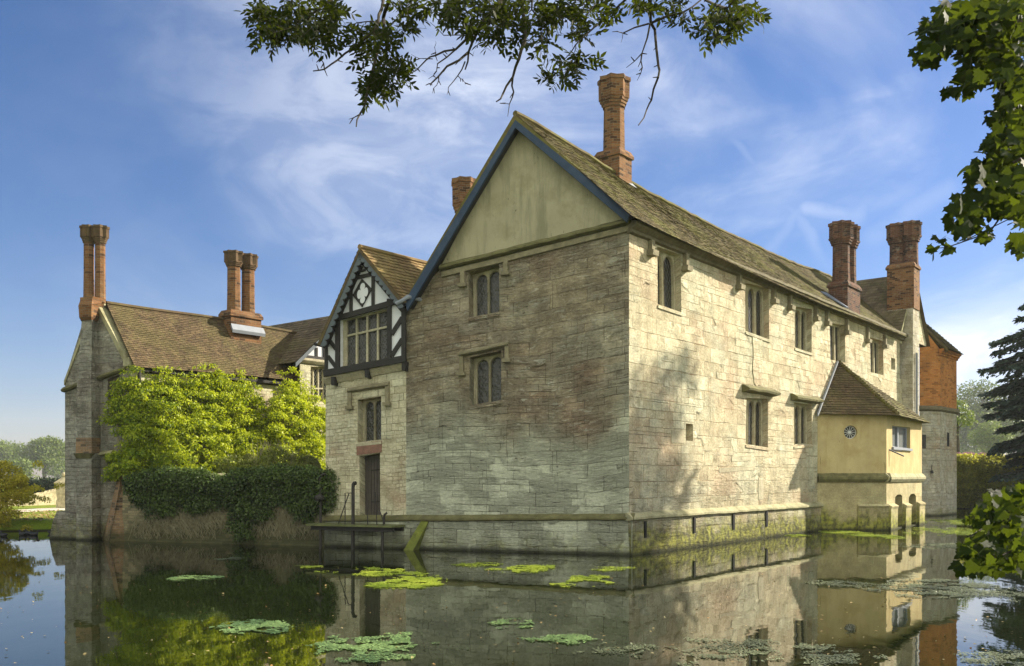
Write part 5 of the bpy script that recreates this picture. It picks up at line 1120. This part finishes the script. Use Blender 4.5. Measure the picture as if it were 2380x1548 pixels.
mb = MB(); tube(mb, [Vector((X0, Y0, .2)), Vector((X0, Y0, 9)), Vector((X0, Y0, 15.6))], [.32, .2, .04], 9); mbt = mb
C_, D_, N_2 = [], [], []
for z in np.arange(1.4, 14.8, .62):
    r = min(4.2, (15.4-z)*.60)*(.86+.25*RNG.random())
    for k in range(9):
        a = 2*math.pi*(k+RNG.random()*.7)/9+z*2.1; L_ = r*(.72+.4*RNG.random()); d = np.array([math.cos(a), math.sin(a), 0]); s_ = np.array([-d[1], d[0], 0])
        rise = RNG.uniform(.0, .16); fz = lambda q: z+L_*(rise*q-.42*q*q+.14*q**4)
        pts = [Vector((X0+d[0]*L_*q, Y0+d[1]*L_*q, fz(q))) for q in (0, .35, .7, 1.0)]; tube(mbt, pts, [.05, .035, .02, .008], 4)
        n = int(200*L_)
        q = RNG.random(n)**.7; w_ = (1-q*.75)*.75*L_*.42*RNG.normal(size=n); base = np.array([X0, Y0, 0])+d*(L_*q)[:, None]+s_*w_[:, None]; base[:, 2] = [fz(t_) for t_ in q]; base[:, 2] -= abs(w_)*.22+RNG.random(n)*.10
        C_.append(base); D_.append(d*(.6)+s_*np.sign(w_)[:, None]*.7+RNG.normal(size=(n, 3))*.25+np.array([0, 0, -.28])); N_2.append(np.tile([0, 0, 1.0], (n, 1))+RNG.normal(size=(n, 3))*.4)
mbt.build('trunk', 'bark_grey', cn); C_ = np.concatenate(C_); leaves('crown', 'conifer', cn, C_, np.concatenate(D_), np.concatenate(N_2), RNG.uniform(.16, .34, len(C_)), None, 'oval')
# tree outside the frame on the right bank whose crown dapples the long wall
tree('bank_tree', 27.4, 32.0, 20.2, 1.6, 'tall slim tree on the right bank whose crown throws dappled shade on the wall', leaf=.26, nb=30, per=4.5, zbot=13.2, tint=.5)

# ================================================================== CLIMBERS AND GARDEN
ws = empty('wisteria', (-9, 30, 1.4), 'huge bright yellow-green climber covering the side wall of the gabled range', 'climbing plant')
top = [(250, 945), (262, 905), (285, 868), (315, 862), (345, 874), (385, 862), (430, 874), (455, 868), (485, 858), (505, 864), (530, 878), (570, 872), (598, 900), (612, 965), (628, 965), (640, 880), (682, 856), (700, 880), (725, 915), (757, 935), (775, 945)]
def topv(u):
    for (a, p), (b, q) in zip(top, top[1:]):
        if a <= u <= b: return p+(q-p)*(u-a)/(b-a)
    return 900
blobs = []
def wpoint(u, v, off):
    if u < 303: s_, z = GW.hit(u, v, off*.6); return GW.P(s_, z, off*.6)
    w = SD if u < 640 else XW
    s_, z = w.hit(u, v, off); return w.P(s_, z, off)
for i in range(1150):
    u = RNG.uniform(254, 772); t0 = topv(u); v = RNG.uniform(t0+12, 1112)
    if u < 300 and (v > 1010 and v < 1035): continue
    if u < 275 and v > 985 and v < 1060: continue
    dep = (v-t0)/(1112-t0); off = .12+.55*RNG.random()*(.35+dep); r = RNG.uniform(.10, .27)*(0.8 if v-t0 < 35 else 1.0)
    if v-t0 < 30: r = min(r, .2)
    if RNG.random() < .10: v = t0-RNG.uniform(-6, 14); r = RNG.uniform(.05, .10)
    p = wpoint(u, v, off); blobs.append((tuple(p), (r*1.25, r*1.0, r*.72), .50+(u-480)/900+RNG.normal()*.18))
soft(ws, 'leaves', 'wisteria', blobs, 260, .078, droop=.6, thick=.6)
mb = MB()
for i in range(14):
    mb = MB(); u = RNG.uniform(300, 750); b = wpoint(u, 1120, .1); t_ = wpoint(u+RNG.uniform(-40, 40), RNG.uniform(900, 980), .1); m_ = b.lerp(t_, .5)+SD.t*RNG.uniform(-.3, .3); tube(mb, [b, m_, t_], [.04, .03, .015], 5); mb.build('stem', 'vine', ws)
iv = empty('ivy', (-8, 26, 1.0), 'dark glossy ivy hanging over the garden wall with a tangle of bare stems', 'climbing plant')
blobs = []
def gpt(u, v, off): s_, z = GWL.hit(u, v, off); return GWL.P(s_, z, off)
for i in range(560):
    u = RNG.uniform(308, 768)
    if u < 492: t0, b0 = 1105-8*math.sin((u-308)/60)+9*mnoise.noise(Vector((u*.06, 1, 2))), 1182+14*math.sin(u*.07)+34*mnoise.noise(Vector((u*.035, 5, 2)))
    elif u < 516: continue
    else: t0, b0 = (1106-(u-520)*.15 if u < 600 else 1094)+12*mnoise.noise(Vector((u*.05, 3, 2))), 1186+40*mnoise.noise(Vector((u*.03, 9, 2)))+18*math.sin(u*.045+1)+(45 if 545 < u < 600 and RNG.random() < .8 else 0)
    v = RNG.uniform(t0+4, max(b0, t0+10)); r = RNG.uniform(.13, .27); off = .05+.20*RNG.random()+(.10 if v < t0+35 else 0)
    p = gpt(u, v, off); blobs.append((tuple(p), (r*1.25, r*.8, r), .35+RNG.normal()*.15+(.35 if v < t0+14 else 0)))  # topmost ivy tinted lighter, painting the light on its upper leaves
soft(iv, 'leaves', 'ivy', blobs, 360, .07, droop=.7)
mb = MB()
for i in range(420):
    u = RNG.choice([RNG.uniform(320, 490), RNG.uniform(585, 750), RNG.uniform(320, 750)]); v0 = RNG.uniform(1165, 1205); v1 = RNG.uniform(1225, 1256); pts = []; uu = u
    for k in range(7): uu += RNG.uniform(-9, 9); v = v0+(v1-v0)*k/6; pts.append(gpt(uu, v, .13+.06*RNG.random()))
    tube(mb, pts, [.006, .008, .007, .007, .006, .005, .004], 4)
mb.build('stems', 'vine', iv)
sh = empty('garden_shrub', (-7, 28, 1.4), 'leggy olive green shrub rising behind the ivy covered garden wall', 'shrub')
bl = [((PXY(u, 28.3), 28.3+RNG.normal()*.3, zv(v, 28.3)), (r, r, r*.8), .5+RNG.normal()*.12) for u, v, r in [(505, 1092, .24), (525, 1078, .26), (548, 1070, .25), (540, 1092, .3), (570, 1086, .3), (600, 1078, .3), (622, 1058, .24), (640, 1044, .2), (655, 1060, .3), (630, 1078, .34), (668, 1076, .3), (690, 1066, .22), (600, 1098, .3), (660, 1095, .34), (700, 1092, .28), (520, 1100, .26)]]
soft(sh, 'leaves', 'shrub', bl, 520, .06, thick=.5)
mb = MB()
for i in range(40):
    u = RNG.uniform(590, 690); p = at(u, 1100, 28.3); tube(mb, [p, at(u+RNG.uniform(-12, 12), 1060, 28.3), at(u+RNG.uniform(-25, 25), RNG.uniform(1018, 1040), 28.3)], [.012, .008, .003], 4)
mb.build('stems', 'vine', sh)
for u, v, ru, rv_, lb in ((577, 1080, 17, 25, 'small clipped topiary dome behind the pale strip of garden wall'), (717, 1096, 29, 38, 'larger clipped topiary dome beside the timber framed wing')):
    yy = 28.7; t = empty('topiary_dome', (PXY(u, yy), yy, 1.4), lb, 'topiary', 'clipped topiary domes in the courtyard'); r = ru*yy/FV; rz_ = rv_*yy/FV
    n = 9000; d = rdir(n); d[:, 2] = abs(d[:, 2]); Pt = np.array([PXY(u, yy), yy, zv(v, yy)])+d*np.array([r, r, rz_])*(1-.06*RNG.random((n, 1)))
    leaves('leaves', 'yew', t, Pt, rdir(n), d+rdir(n)*.45, .035, None)
    mb = MB(); loft(mb, [ring((PXY(u, yy), yy), r*.9*math.cos(k*math.pi/16), 14, zv(v, yy)+rz_*.9*math.sin(k*math.pi/16)) for k in range(8)]); mb.build('core', 'darkhedge', t)

# ================================================================== PLATFORM AND IRONWORK
dk = empty('wooden_landing_stage', WBY.P(1.2, 0, .5), 'narrow mossy wooden landing stage on iron posts below the stone doorway', 'landing stage')
zd = WBY.hit(800, 1219, .75)[1]
mb = MB(); a0, a1 = WBY.at_u(714, .8), WBY.at_u(914, .8)
for k in range(4):
    o0 = .06+.21*k; prism(mb, WBY, [(a0, zd-.045+random.uniform(-.01, .01)), (a1, zd-.06+random.uniform(-.01, .01)), (a1, zd-.01), (a0, zd+.005)], o0, o0+.19, t=random.random())
mb.build('planks', 'deck', dk)
mb = MB(); prism(mb, WBY, [(a0+.1, zd-.15), (a1-.02, zd-.17), (a1-.02, zd-.065), (a0+.1, zd-.05)], .70, .78); prism(mb, WBY, [(a0+.1, zd-.15), (a1-.02, zd-.17), (a1-.02, zd-.065), (a0+.1, zd-.05)], .12, .20); mb.build('joists', 'timber', dk)
for u in (745, 819, 889):
    mb = MB(); s_ = WBY.at_u(u, .72); tube(mb, [WBY.P(s_, -.5, .72), WBY.P(s_, zd-.04, .72)], .035, 8); mb.build('post', 'iron', dk)
def rail(segs, name, par):
    mb = MB()
    for pts in segs: tube(mb, [WBY.P(*WBY.hit(u, v, .66), .66) for u, v in pts], .014, 6)
    return mb.build(name, 'iron', par)
rail([[(802, 1221), (802, 1146), (818, 1146)], [(785, 1221), (811, 1147)], [(800, 1190), (802, 1190)]], 'handrail', dk)
rail([[(855, 1223), (851.5, 1144.5), (872, 1144.5), (876, 1221)], [(880, 1180), (890, 1208), (891, 1221)]], 'handrail', dk)
mb = MB(); pts = [WBY.P(*WBY.hit(u, v, .6), .6) for u, v in [(820.5, 1285), (820.5, 1133), (821, 1126), (823, 1123), (827, 1123)]]; tube(mb, pts, [.045, .045, .047, .05, .055], 9); o = mb.build('standpipe', 'iron'); o.location = (0, 0, 0); tag(o, 'tall black iron standpipe with a bent top at the landing stage', 'pipe')
mb = MB(); P0 = [WBY.P(*WBY.hit(u, v, .3), .3) for u, v in [(757, 1101), (747, 1104), (744, 1112), (745, 1140), (745, 1258)]]; tube(mb, P0, .032, 7); fl_ = mb.build('float_pipe', 'iron'); tag(fl_, 'thin iron pipe with a round dark float at the corner of the timber framed wing', 'pipe')
mb = MB(); c = WBY.P(*WBY.hit(742, 1157, .42), .42); loft(mb, [ring((c.x, c.y), .125*math.sin(max(.15, math.pi*k/10)), 14, c.z-.10*math.cos(math.pi*k/10)) for k in range(0, 11)]); mb.build('float', 'iron', fl_, smooth=True)
mb = MB(); tube(mb, [WL.P(*WL.hit(u, v, .2), .2) for u, v in [(893, 1222), (892, 1205), (894, 1196), (899, 1192)]], .03, 7); o = mb.build('short_pipe', 'iron'); tag(o, 'short hooked iron pipe at the right end of the landing stage', 'pipe')
mb = MB(); q = [WL.hit(u, v, .3) for u, v in [(940, 1290), (962, 1292), (989, 1213), (972, 1211)]]; mb.hexa([WL.P(a, b, .0) for a, b in q], [WL.P(q[0][0], q[0][1], .55), WL.P(q[1][0], q[1][1], .55), WL.P(q[2][0], q[2][1], .12), WL.P(q[3][0], q[3][1], .12)]); bo = mb.build('mossy_buttress', 'moss_green', main)

# ================================================================== DUCKWEED AND FLOATING LEAVES
def patch(u0, u1, v0, v1, mat, dens, label, kind=None, seed=0, skew=0.0, size=.019, gappy=.42, group='duckweed patches floating on the moat'):
    cu, cv, ru, rv_ = (u0+u1)/2, (v0+v1)/2, (u1-u0)/2, (v1-v0)/2
    y0, y1 = CH*FV/(v1-HV), CH*FV/(v0-HV); x0, x1 = PXY(u0, (y0+y1)/2), PXY(u1, (y0+y1)/2); area = abs(x1-x0)*abs(y1-y0)
    n = int(min(26000, area*dens*1.5)); P_ = []
    cx_, cy_, rx_, ry_ = (x0+x1)/2, (y0+y1)/2, (x1-x0)/2, (y1-y0)/2
    X = RNG.uniform(-1.15, 1.15, n*3); Y = RNG.uniform(-1.15, 1.15, n*3)
    for a, b in zip(X, Y):
        nz = mnoise.fractal(Vector((a*rx_*1.1+seed, b*ry_*.8+seed*1.7, seed)), .8, 2.1, 5); nz2 = mnoise.fractal(Vector((a*rx_*3.5+seed, b*ry_*4.0, seed+5)), .6, 2.2, 5)
        if a*a+b*b > .40+nz and random.random() < .5: continue
        if a*a+b*b < 0.80+nz*1.3 and nz2 > -gappy*.5+.06+.30*max(0, (a*a+b*b)-.4): P_.append((cx_+a*rx_+skew*b*rx_, cy_+b*ry_, .006+.010*random.random()))
        if len(P_) >= n: break
    P_ = np.array(P_); k = len(P_)
    if k < 5: return
    N_ = np.tile([0, 0, 1.0], (k, 1))+RNG.normal(size=(k, 3))*.14; D_ = rdir(k); D_[:, 2] *= .1
    tn = .5+.9*np.array([mnoise.noise(Vector((p[0]*1.6, p[1]*1.6, 3))) for p in P_])+RNG.normal(size=k)*.2
    return tag(leaves('duckweed_patch', mat, None, P_, D_, N_, size*RNG.uniform(.6, 1.5, k), tn, 'disc'), label, 'duckweed', None if kind else group, kind)
PT = [
 (388, 508, 1337, 1349, 'algae_blue', 1500, 'small pale green duckweed patch alone below the ivy wall'),
 (645, 775, 1312, 1325, 'algae_bright', 1300, 'flat green duckweed patch just below the landing stage'),
 (748, 992, 1320, 1340, 'algae_bright', 700, 'long thin duckweed streak right of the one below the landing stage'),
 (848, 1042, 1338, 1372, 'algae_bright', 1700, 'brightest yellow-green duckweed patch, below the mossy buttress'),
 (1058, 1182, 1306, 1319, 'algae_bright', 1000, 'thin green duckweed streak close under the gable wall'),
 (1138, 1302, 1314, 1332, 'algae_bright', 1000, 'yellowish duckweed streak with dead leaves under the gable wall'),
 (1264, 1442, 1337, 1369, 'algae_bright', 1600, 'bright green duckweed patch left of the building corner reflection'),
 (470, 702, 1441, 1476, 'algae_blue', 1700, 'pale blue-green duckweed patch over the climber reflection'),
 (704, 1088, 1466, 1538, 'algae_blue', 1300, 'largest blue-green duckweed raft in the foreground'),
 (1130, 1252, 1437, 1466, 'algae_blue', 800, 'loose blue-green duckweed patch above the largest raft'),
 (1218, 1402, 1474, 1502, 'algae_blue', 900, 'ragged duckweed patch right of the largest raft'),
 (1380, 2050, 1484, 1556, 'algae_grey', 520, 'wide dark grey-green scum raft at the bottom of the wall reflection'),
 (1810, 1880, 1240, 1249, 'algae_bright', 900, 'green duckweed tongue touching the foot of the long wall'),
 (1890, 2010, 1232, 1241, 'algae_bright', 500, 'thin duckweed streak at the foot of the shaded turret wall'),
 (1975, 2068, 1237, 1253, 'algae_bright', 900, 'duckweed patch in front of the yellow turret corner'),
 (2140, 2420, 1206, 1222, 'algae_bright', 330, 'far duckweed band nearest the grey tower base'),
 (2120, 2420, 1226, 1254, 'algae_bright', 420, 'broad sunlit duckweed band right of the yellow turret'),
 (2080, 2330, 1262, 1276, 'algae_grey', 420, 'thin greyish band below the sunlit duckweed band'),
 (1815, 2070, 1350, 1364, 'algae_grey', 420, 'narrow grey scum line across the turret reflection'),
 (2030, 2440, 1345, 1398, 'algae_grey', 620, 'wide grey-blue scum raft below the maple spray'),
 (2150, 2440, 1508, 1560, 'algae_grey', 520, 'grey scum raft in the bottom right corner'),
 (1590, 1820, 1482, 1500, 'algae_grey', 420, 'thin dark scum line left of the turret reflection'),
 (1370, 1490, 1317, 1328, 'algae_bright', 420, 'faint brownish duckweed streak at the building corner'),
 (500, 560, 1296, 1303, 'algae_grey', 600, 'tiny pale scum streak in the dark water below the ivy'),
 (1680, 1800, 1228, 1300, 'algae_bright', 60, None)]
for i, (u0, u1, v0, v1, m_, dn, lb) in enumerate(PT):
    if lb: patch(u0, u1, v0, v1, m_, dn*2.6, lb, seed=i*3.7+1, skew=RNG.uniform(-.1, .1))
n = 520; uu = RNG.uniform(0, 2380, n); vv = 1275+(1548-1275)*RNG.random(n)**.9; P_ = np.array([G(a, b) for a, b in zip(uu, vv)]); P_[:, 2] = .012
D_ = rdir(n); D_[:, 2] *= .2; Nn = np.tile([0, 0, 1.0], (n, 1))+RNG.normal(size=(n, 3))*.3
o = leaves('floating_leaves', 'fallen', None, P_, D_, Nn, RNG.uniform(.015, .055, n), None, 'oval'); tag(o, 'pale fallen leaves and specks scattered over the moat water', 'leaves', kind='stuff')

# ================================================================== OVERHANGING BRANCHES
ash = empty('ash_tree', (-10.5, 4.2, GZ), 'overhanging ash tree whose twigs and compound leaves hang across the top', 'tree')
YA = 7.6
def bpath(pts, y): return [at(u, v, y+.15*math.sin(i*1.7+pts[0][0])) for i, (u, v) in enumerate(pts)]
AB = [([(915, -60), (905, 0), (891, 41), (886, 96), (866, 165), (850, 233), (836, 266), (828, 294)], .032), ([(836, 266), (811, 277)], .010), ([(905, -30), (891, 0), (880, 36), (872, 69), (825, 110), (784, 140), (754, 161), (728, 165)], .026), ([(754, 161), (745, 135), (747, 108)], .009), ([(872, 50), (830, 53), (812, 62)], .009),
 ([(1200, -60), (1166, 0), (1125, 47), (1111, 71), (1089, 121), (1081, 162)], .036), ([(1105, 74), (1059, 115), (1012, 129), (990, 140), (941, 179)], .020), ([(1089, 121), (1039, 154), (1001, 195), (990, 198)], .018), ([(1059, 115), (1017, 148), (1015, 165), (996, 183)], .011), ([(1081, 143), (1064, 176), (1042, 203), (1039, 220)], .010), ([(1105, 85), (1031, 82), (1000, 52)], .009), ([(1020, 176), (1015, 198), (1005, 217)], .008), ([(1012, 129), (1010, 110), (1012, 96)], .006), ([(1005, 137), (975, 136), (955, 126)], .007), ([(1064, 176), (1075, 184), (1081, 198)], .006),
 ([(1205, -60), (1212, 0), (1221, 55), (1220, 96), (1206, 137), (1192, 179), (1168, 220), (1154, 236)], .034), ([(1192, 179), (1194, 214), (1184, 242), (1180, 270)], .014), ([(1206, 133), (1192, 136), (1177, 129)], .008), ([(1184, 242), (1166, 241)], .006), ([(1236, -20), (1236, 22), (1256, 55), (1261, 110), (1266, 133)], .014), ([(1261, 110), (1240, 141)], .008), ([(1216, 62), (1180, 54), (1160, 60)], .010),
 ([(1500, -50), (1453, 0), (1418, 33), (1382, 63), (1338, 104), (1313, 137)], .020), ([(1420, -30), (1393, 0), (1365, 33), (1330, 74)], .013), ([(1338, 104), (1345, 118)], .006),
 ([(1511, -50), (1511, 0), (1512, 49), (1522, 69), (1530, 151), (1530, 179), (1514, 233), (1503, 255), (1484, 291)], .026), ([(1511, 55), (1492, 124), (1456, 157)], .014), ([(1492, 124), (1493, 157), (1481, 187)], .011), ([(1508, 55), (1448, 77), (1423, 74)], .013), ([(1448, 77), (1443, 100)], .005), ([(1517, 52), (1585, 30), (1629, 0), (1680, -50)], .018), ([(1590, 28), (1560, 52), (1534, 69)], .006),
 ([(1600, -30), (1640, 0), (1690, 19), (1706, 0), (1720, -50)], .022), ([(1740, -50), (1755, 0), (1769, 33), (1764, 54)], .010), ([(820, -30), (740, 20), (690, 70), (655, 110)], .016), ([(760, -40), (700, 0), (650, 40)], .013)]
mb = MB()
for pts, r in AB:
    P_ = bpath(pts, YA); Q_ = []
    for a, b in zip(P_, P_[1:]):
        Q_ += [a, a.lerp(b, .5)+Vector((random.uniform(-.012, .012),)*1+(0, random.uniform(-.012, .012)))]
    Q_.append(P_[-1]); m_ = len(Q_); tube(mb, Q_, [r*.62*(1-.72*i/(m_-1)) for i in range(m_)], 6)
    for i in range(1, m_-1):                                   # knobbly buds and twiglets
        if random.random() < .55:
            d = Vector((random.uniform(-1, 1), random.uniform(-.5, .5), random.uniform(-1, .3))).normalized(); tube(mb, [Q_[i], Q_[i]+d*random.uniform(.02, .06)], [.006, .003], 4)
TK = [Vector((-10.5, 4.2, .1)), Vector((-10.2, 4.3, 3)), Vector((-9.6, 4.6, 5.6)), Vector((-8.0, 5.4, 7.2))]
tube(mb, TK, [.42, .34, .28, .22], 12)
lim = [Vector((-8.0, 5.4, 7.2)), Vector((-5, 6.6, 7.4)), Vector((-2, 7.4, 7.1)), Vector((0.4, 7.7, 6.9)), Vector((2.4, 7.7, 6.8))]; tube(mb, lim, [.2, .15, .11, .08, .04], 9)
for u in (760, 840, 920, 1200, 1205, 1236, 1420, 1500, 1511, 1600, 1680, 1740):
    e = at(u, -45, YA); s_ = min(lim, key=lambda q: abs(q.x-(e.x-.6))); tube(mb, [s_, s_.lerp(e, .5)+Vector((0, 0, .12)), e], [.04, .03, .018], 6)
mb.build('branches', 'bark', ash)
CL = [(690, 40, 95, 48, 62), (640, 75, 60, 40, 26), (735, 85, 60, 36, 22), (610, 30, 26, 28, 8), (770, 25, 40, 30, 12), (870, 115, 52, 50, 26), (895, 175, 45, 42, 26), (870, 205, 34, 28, 13), (835, 95, 30, 30, 8), (925, 150, 32, 24, 9), (935, 40, 35, 45, 12), (900, 75, 30, 30, 9), (965, 20, 34, 18, 8), (1030, 8, 40, 18, 8), (1075, 35, 55, 38, 26), (1120, 62, 38, 34, 14), (1150, 20, 45, 34, 20), (1190, 70, 40, 42, 20), (1235, 30, 50, 36, 20), (1262, 95, 24, 24, 8), (1142, 98, 14, 16, 3), (1310, 22, 45, 26, 18), (1370, 18, 44, 24, 17), (1405, 45, 26, 26, 5), (1355, 78, 34, 18, 8), (1300, 168, 38, 32, 15), (1352, 148, 36, 22, 10), (1300, 40, 24, 22, 6), (1480, 12, 26, 18, 5), (1530, 15, 34, 20, 7), (1585, 18, 30, 22, 7), (1490, 30, 14, 20, 2), (1580, 50, 26, 16, 3), (1675, 55, 42, 45, 24), (1650, 85, 30, 28, 9), (1735, 38, 34, 34, 10), (1710, 25, 40, 30, 12)]
C_, D_, N_2, T_, rc_ = [], [], [], [], MB()
for cu, cv, ru, rv_, n in CL:
    for i in range(int(n*1.5)):
        a = RNG.uniform(0, 2*math.pi); k = math.sqrt(RNG.random()); u, v = cu+math.cos(a)*ru*k, cv+math.sin(a)*rv_*k; yy = YA+RNG.normal()*.28
        p = np.array(at(u, v, yy)); d = np.array([(u-cu)/ru*.9+RNG.normal()*.5, RNG.normal()*.5, -(v-cv)/rv_*.6-.25+RNG.normal()*.4]); d /= np.linalg.norm(d)
        nn = rdir(1)[0]+np.array([0, -.5, .6]); s_ = np.cross(nn, d); s_ /= np.linalg.norm(s_); tl = RNG.uniform(.11, .18); tn = .35+RNG.normal()*.2
        p = p-d*tl*.5; np_ = RNG.integers(3, 5); tube(rc_, [Vector(p), Vector(p+d*tl)], [.0022, .0015], 3)
        for j in range(np_):
            f = (j+.6)/(np_+.2)
            for sg_ in (-1, 1): C_.append(p+d*tl*f); D_.append(s_*sg_*.85+d*.65+RNG.normal(size=3)*.12); N_2.append(nn+RNG.normal(size=3)*.35); T_.append(tn+RNG.normal()*.12)
        C_.append(p+d*tl); D_.append(d+RNG.normal(size=3)*.12); N_2.append(nn+RNG.normal(size=3)*.2); T_.append(tn)
rc_.build('leaf_stalks', 'bark', ash)
leaves('leaves', 'ash', ash, C_, D_, N_2, RNG.uniform(.052, .078, len(C_)), T_, 'leaflet')
mp = empty('maple_tree', (12.5, 5.0, GZ), 'overhanging maple tree with large lobed leaves filling the right edge', 'tree'); YM = 7.0
MBR = [([(2460, 30), (2330, 60), (2230, 85), (2150, 110)], .030), ([(2460, 180), (2330, 190), (2260, 200), (2205, 205)], .022), ([(2460, 330), (2350, 380), (2290, 440), (2240, 480)], .022), ([(2460, 430), (2380, 465), (2330, 498), (2300, 540), (2230, 565), (2200, 575), (2165, 578)], .014), ([(2230, 565), (2200, 552)], .005), ([(2460, 520), (2400, 530), (2370, 560)], .012)]
MLR = [([(2480, 1180), (2400, 1195), (2340, 1205), (2290, 1225), (2250, 1250)], .022), ([(2340, 1205), (2330, 1160), (2300, 1140)], .010), ([(2460, 1290), (2380, 1270), (2330, 1290), (2270, 1310)], .014), ([(2400, 1195), (2370, 1240), (2350, 1280), (2330, 1290)], .010)]
mb = MB(); tube(mb, [Vector((12.5, 5.0, .1)), Vector((12.2, 5.2, 3)), Vector((11, 5.6, 5.5)), Vector((9, 6.2, 7.2))], [.5, .4, .3, .2], 12); hub = Vector((7.5, 6.6, 5.4)); tube(mb, [Vector((11.9, 5.3, 3.6)), Vector((9.6, 6.0, 4.9)), hub], [.2, .14, .09], 8); hub2 = Vector((6.2, 5.0, 1.9)); tube(mb, [Vector((12.2, 5.1, 2.2)), Vector((9, 5.0, 2.3)), hub2], [.12, .09, .05], 8)
for pts, r in MBR: P_ = bpath(pts, YM); tube(mb, [hub, hub.lerp(P_[0], .6)+Vector((0, 0, .1))]+P_, [r*1.5, r*1.2]+[r*.7*(1-.75*i/(len(P_)-1)) for i in range(len(P_))], 6)
for pts, r in MLR: P_ = bpath(pts, 5.2); tube(mb, [hub2, hub2.lerp(P_[0], .6)]+P_, [r*1.2, r]+[r*.6*(1-.75*i/(len(P_)-1)) for i in range(len(P_))], 6)
mb.build('branches', 'bark', mp)
ML = [(2200, 75, 60, 38, 60), (2160, 120, 36, 28, 18), (2270, 60, 90, 60, 130), (2350, 60, 50, 70, 70), (2300, 140, 70, 45, 60), (2230, 205, 34, 16, 11), (2260, 180, 36, 26, 22), (2360, 190, 40, 70, 75), (2345, 280, 44, 50, 62), (2320, 340, 34, 34, 34), (2370, 350, 36, 60, 50), (2290, 400, 42, 36, 34), (2340, 420, 44, 36, 44), (2262, 470, 40, 36, 26), (2310, 480, 36, 24, 18), (2232, 500, 30, 28, 15), (2255, 520, 22, 26, 10), (2375, 480, 26, 44, 22), (2370, 560, 18, 26, 9), (2300, 540, 16, 12, 4), (2190, 552, 12, 6, 2), (2170, 578, 14, 6, 2), (2208, 576, 8, 8, 2), (2245, 20, 70, 24, 40), (2330, 10, 60, 30, 60), (2395, 250, 30, 240, 90)]
MLL = [(2340, 1165, 50, 26, 26), (2300, 1185, 40, 20, 18), (2370, 1150, 30, 26, 20), (2270, 1200, 26, 14, 8), (2330, 1210, 60, 20, 22), (2270, 1270, 36, 28, 22), (2330, 1250, 56, 30, 30), (2300, 1310, 56, 18, 22), (2365, 1300, 34, 26, 18), (2250, 1310, 20, 20, 7), (2390, 1230, 30, 60, 26)]
C_, D_, N_2, T_, S_ = [], [], [], [], []
for lst, Yb, sz in ((ML, YM, .092), (MLL, 5.2, .066)):
    for cu, cv, ru, rv_, n in lst:
        for i in range(int(n*1.75)):
            a = RNG.uniform(0, 2*math.pi); k = math.sqrt(RNG.random()); u, v = cu+math.cos(a)*ru*k, cv+math.sin(a)*rv_*k; C_.append(np.array(at(u, v, Yb+RNG.normal()*.35)))
            D_.append(np.array([-.45+RNG.normal()*.5, RNG.normal()*.4, -.55+RNG.normal()*.3])); N_2.append(np.array([RNG.normal()*.5, -.65+RNG.normal()*.4, .7+RNG.normal()*.4])); T_.append(.4+RNG.normal()*.22); S_.append(sz*RNG.uniform(.7, 1.25))
leaves('leaves', 'maple', mp, C_, D_, N_2, S_, T_, 'maple')

# ================================================================== MISTY AIR
s = NT('morning_haze'); s.t.links.clear(); v = s.n('ShaderNodeVolumePrincipled'); v.inputs['Color'].default_value = (0.93, 0.96, 1.0, 1); v.inputs['Density'].default_value = 0.00034; v.inputs['Anisotropy'].default_value = 0.1
s.L(v.outputs[0], s.out.inputs['Volume'])
mb = MB(); x0, x1, y0, y1, z0, z1 = -420, 520, -60, 620, -2.0, 42.0
a = [Vector(c) for c in ((x0, y0, z0), (x1, y0, z0), (x1, y1, z0), (x0, y1, z0))]; b = [p+Vector((0, 0, z1-z0)) for p in a]; mb.hexa(a, b); hz2 = mb.build('haze', s.m); tag(hz2, kind='stuff')
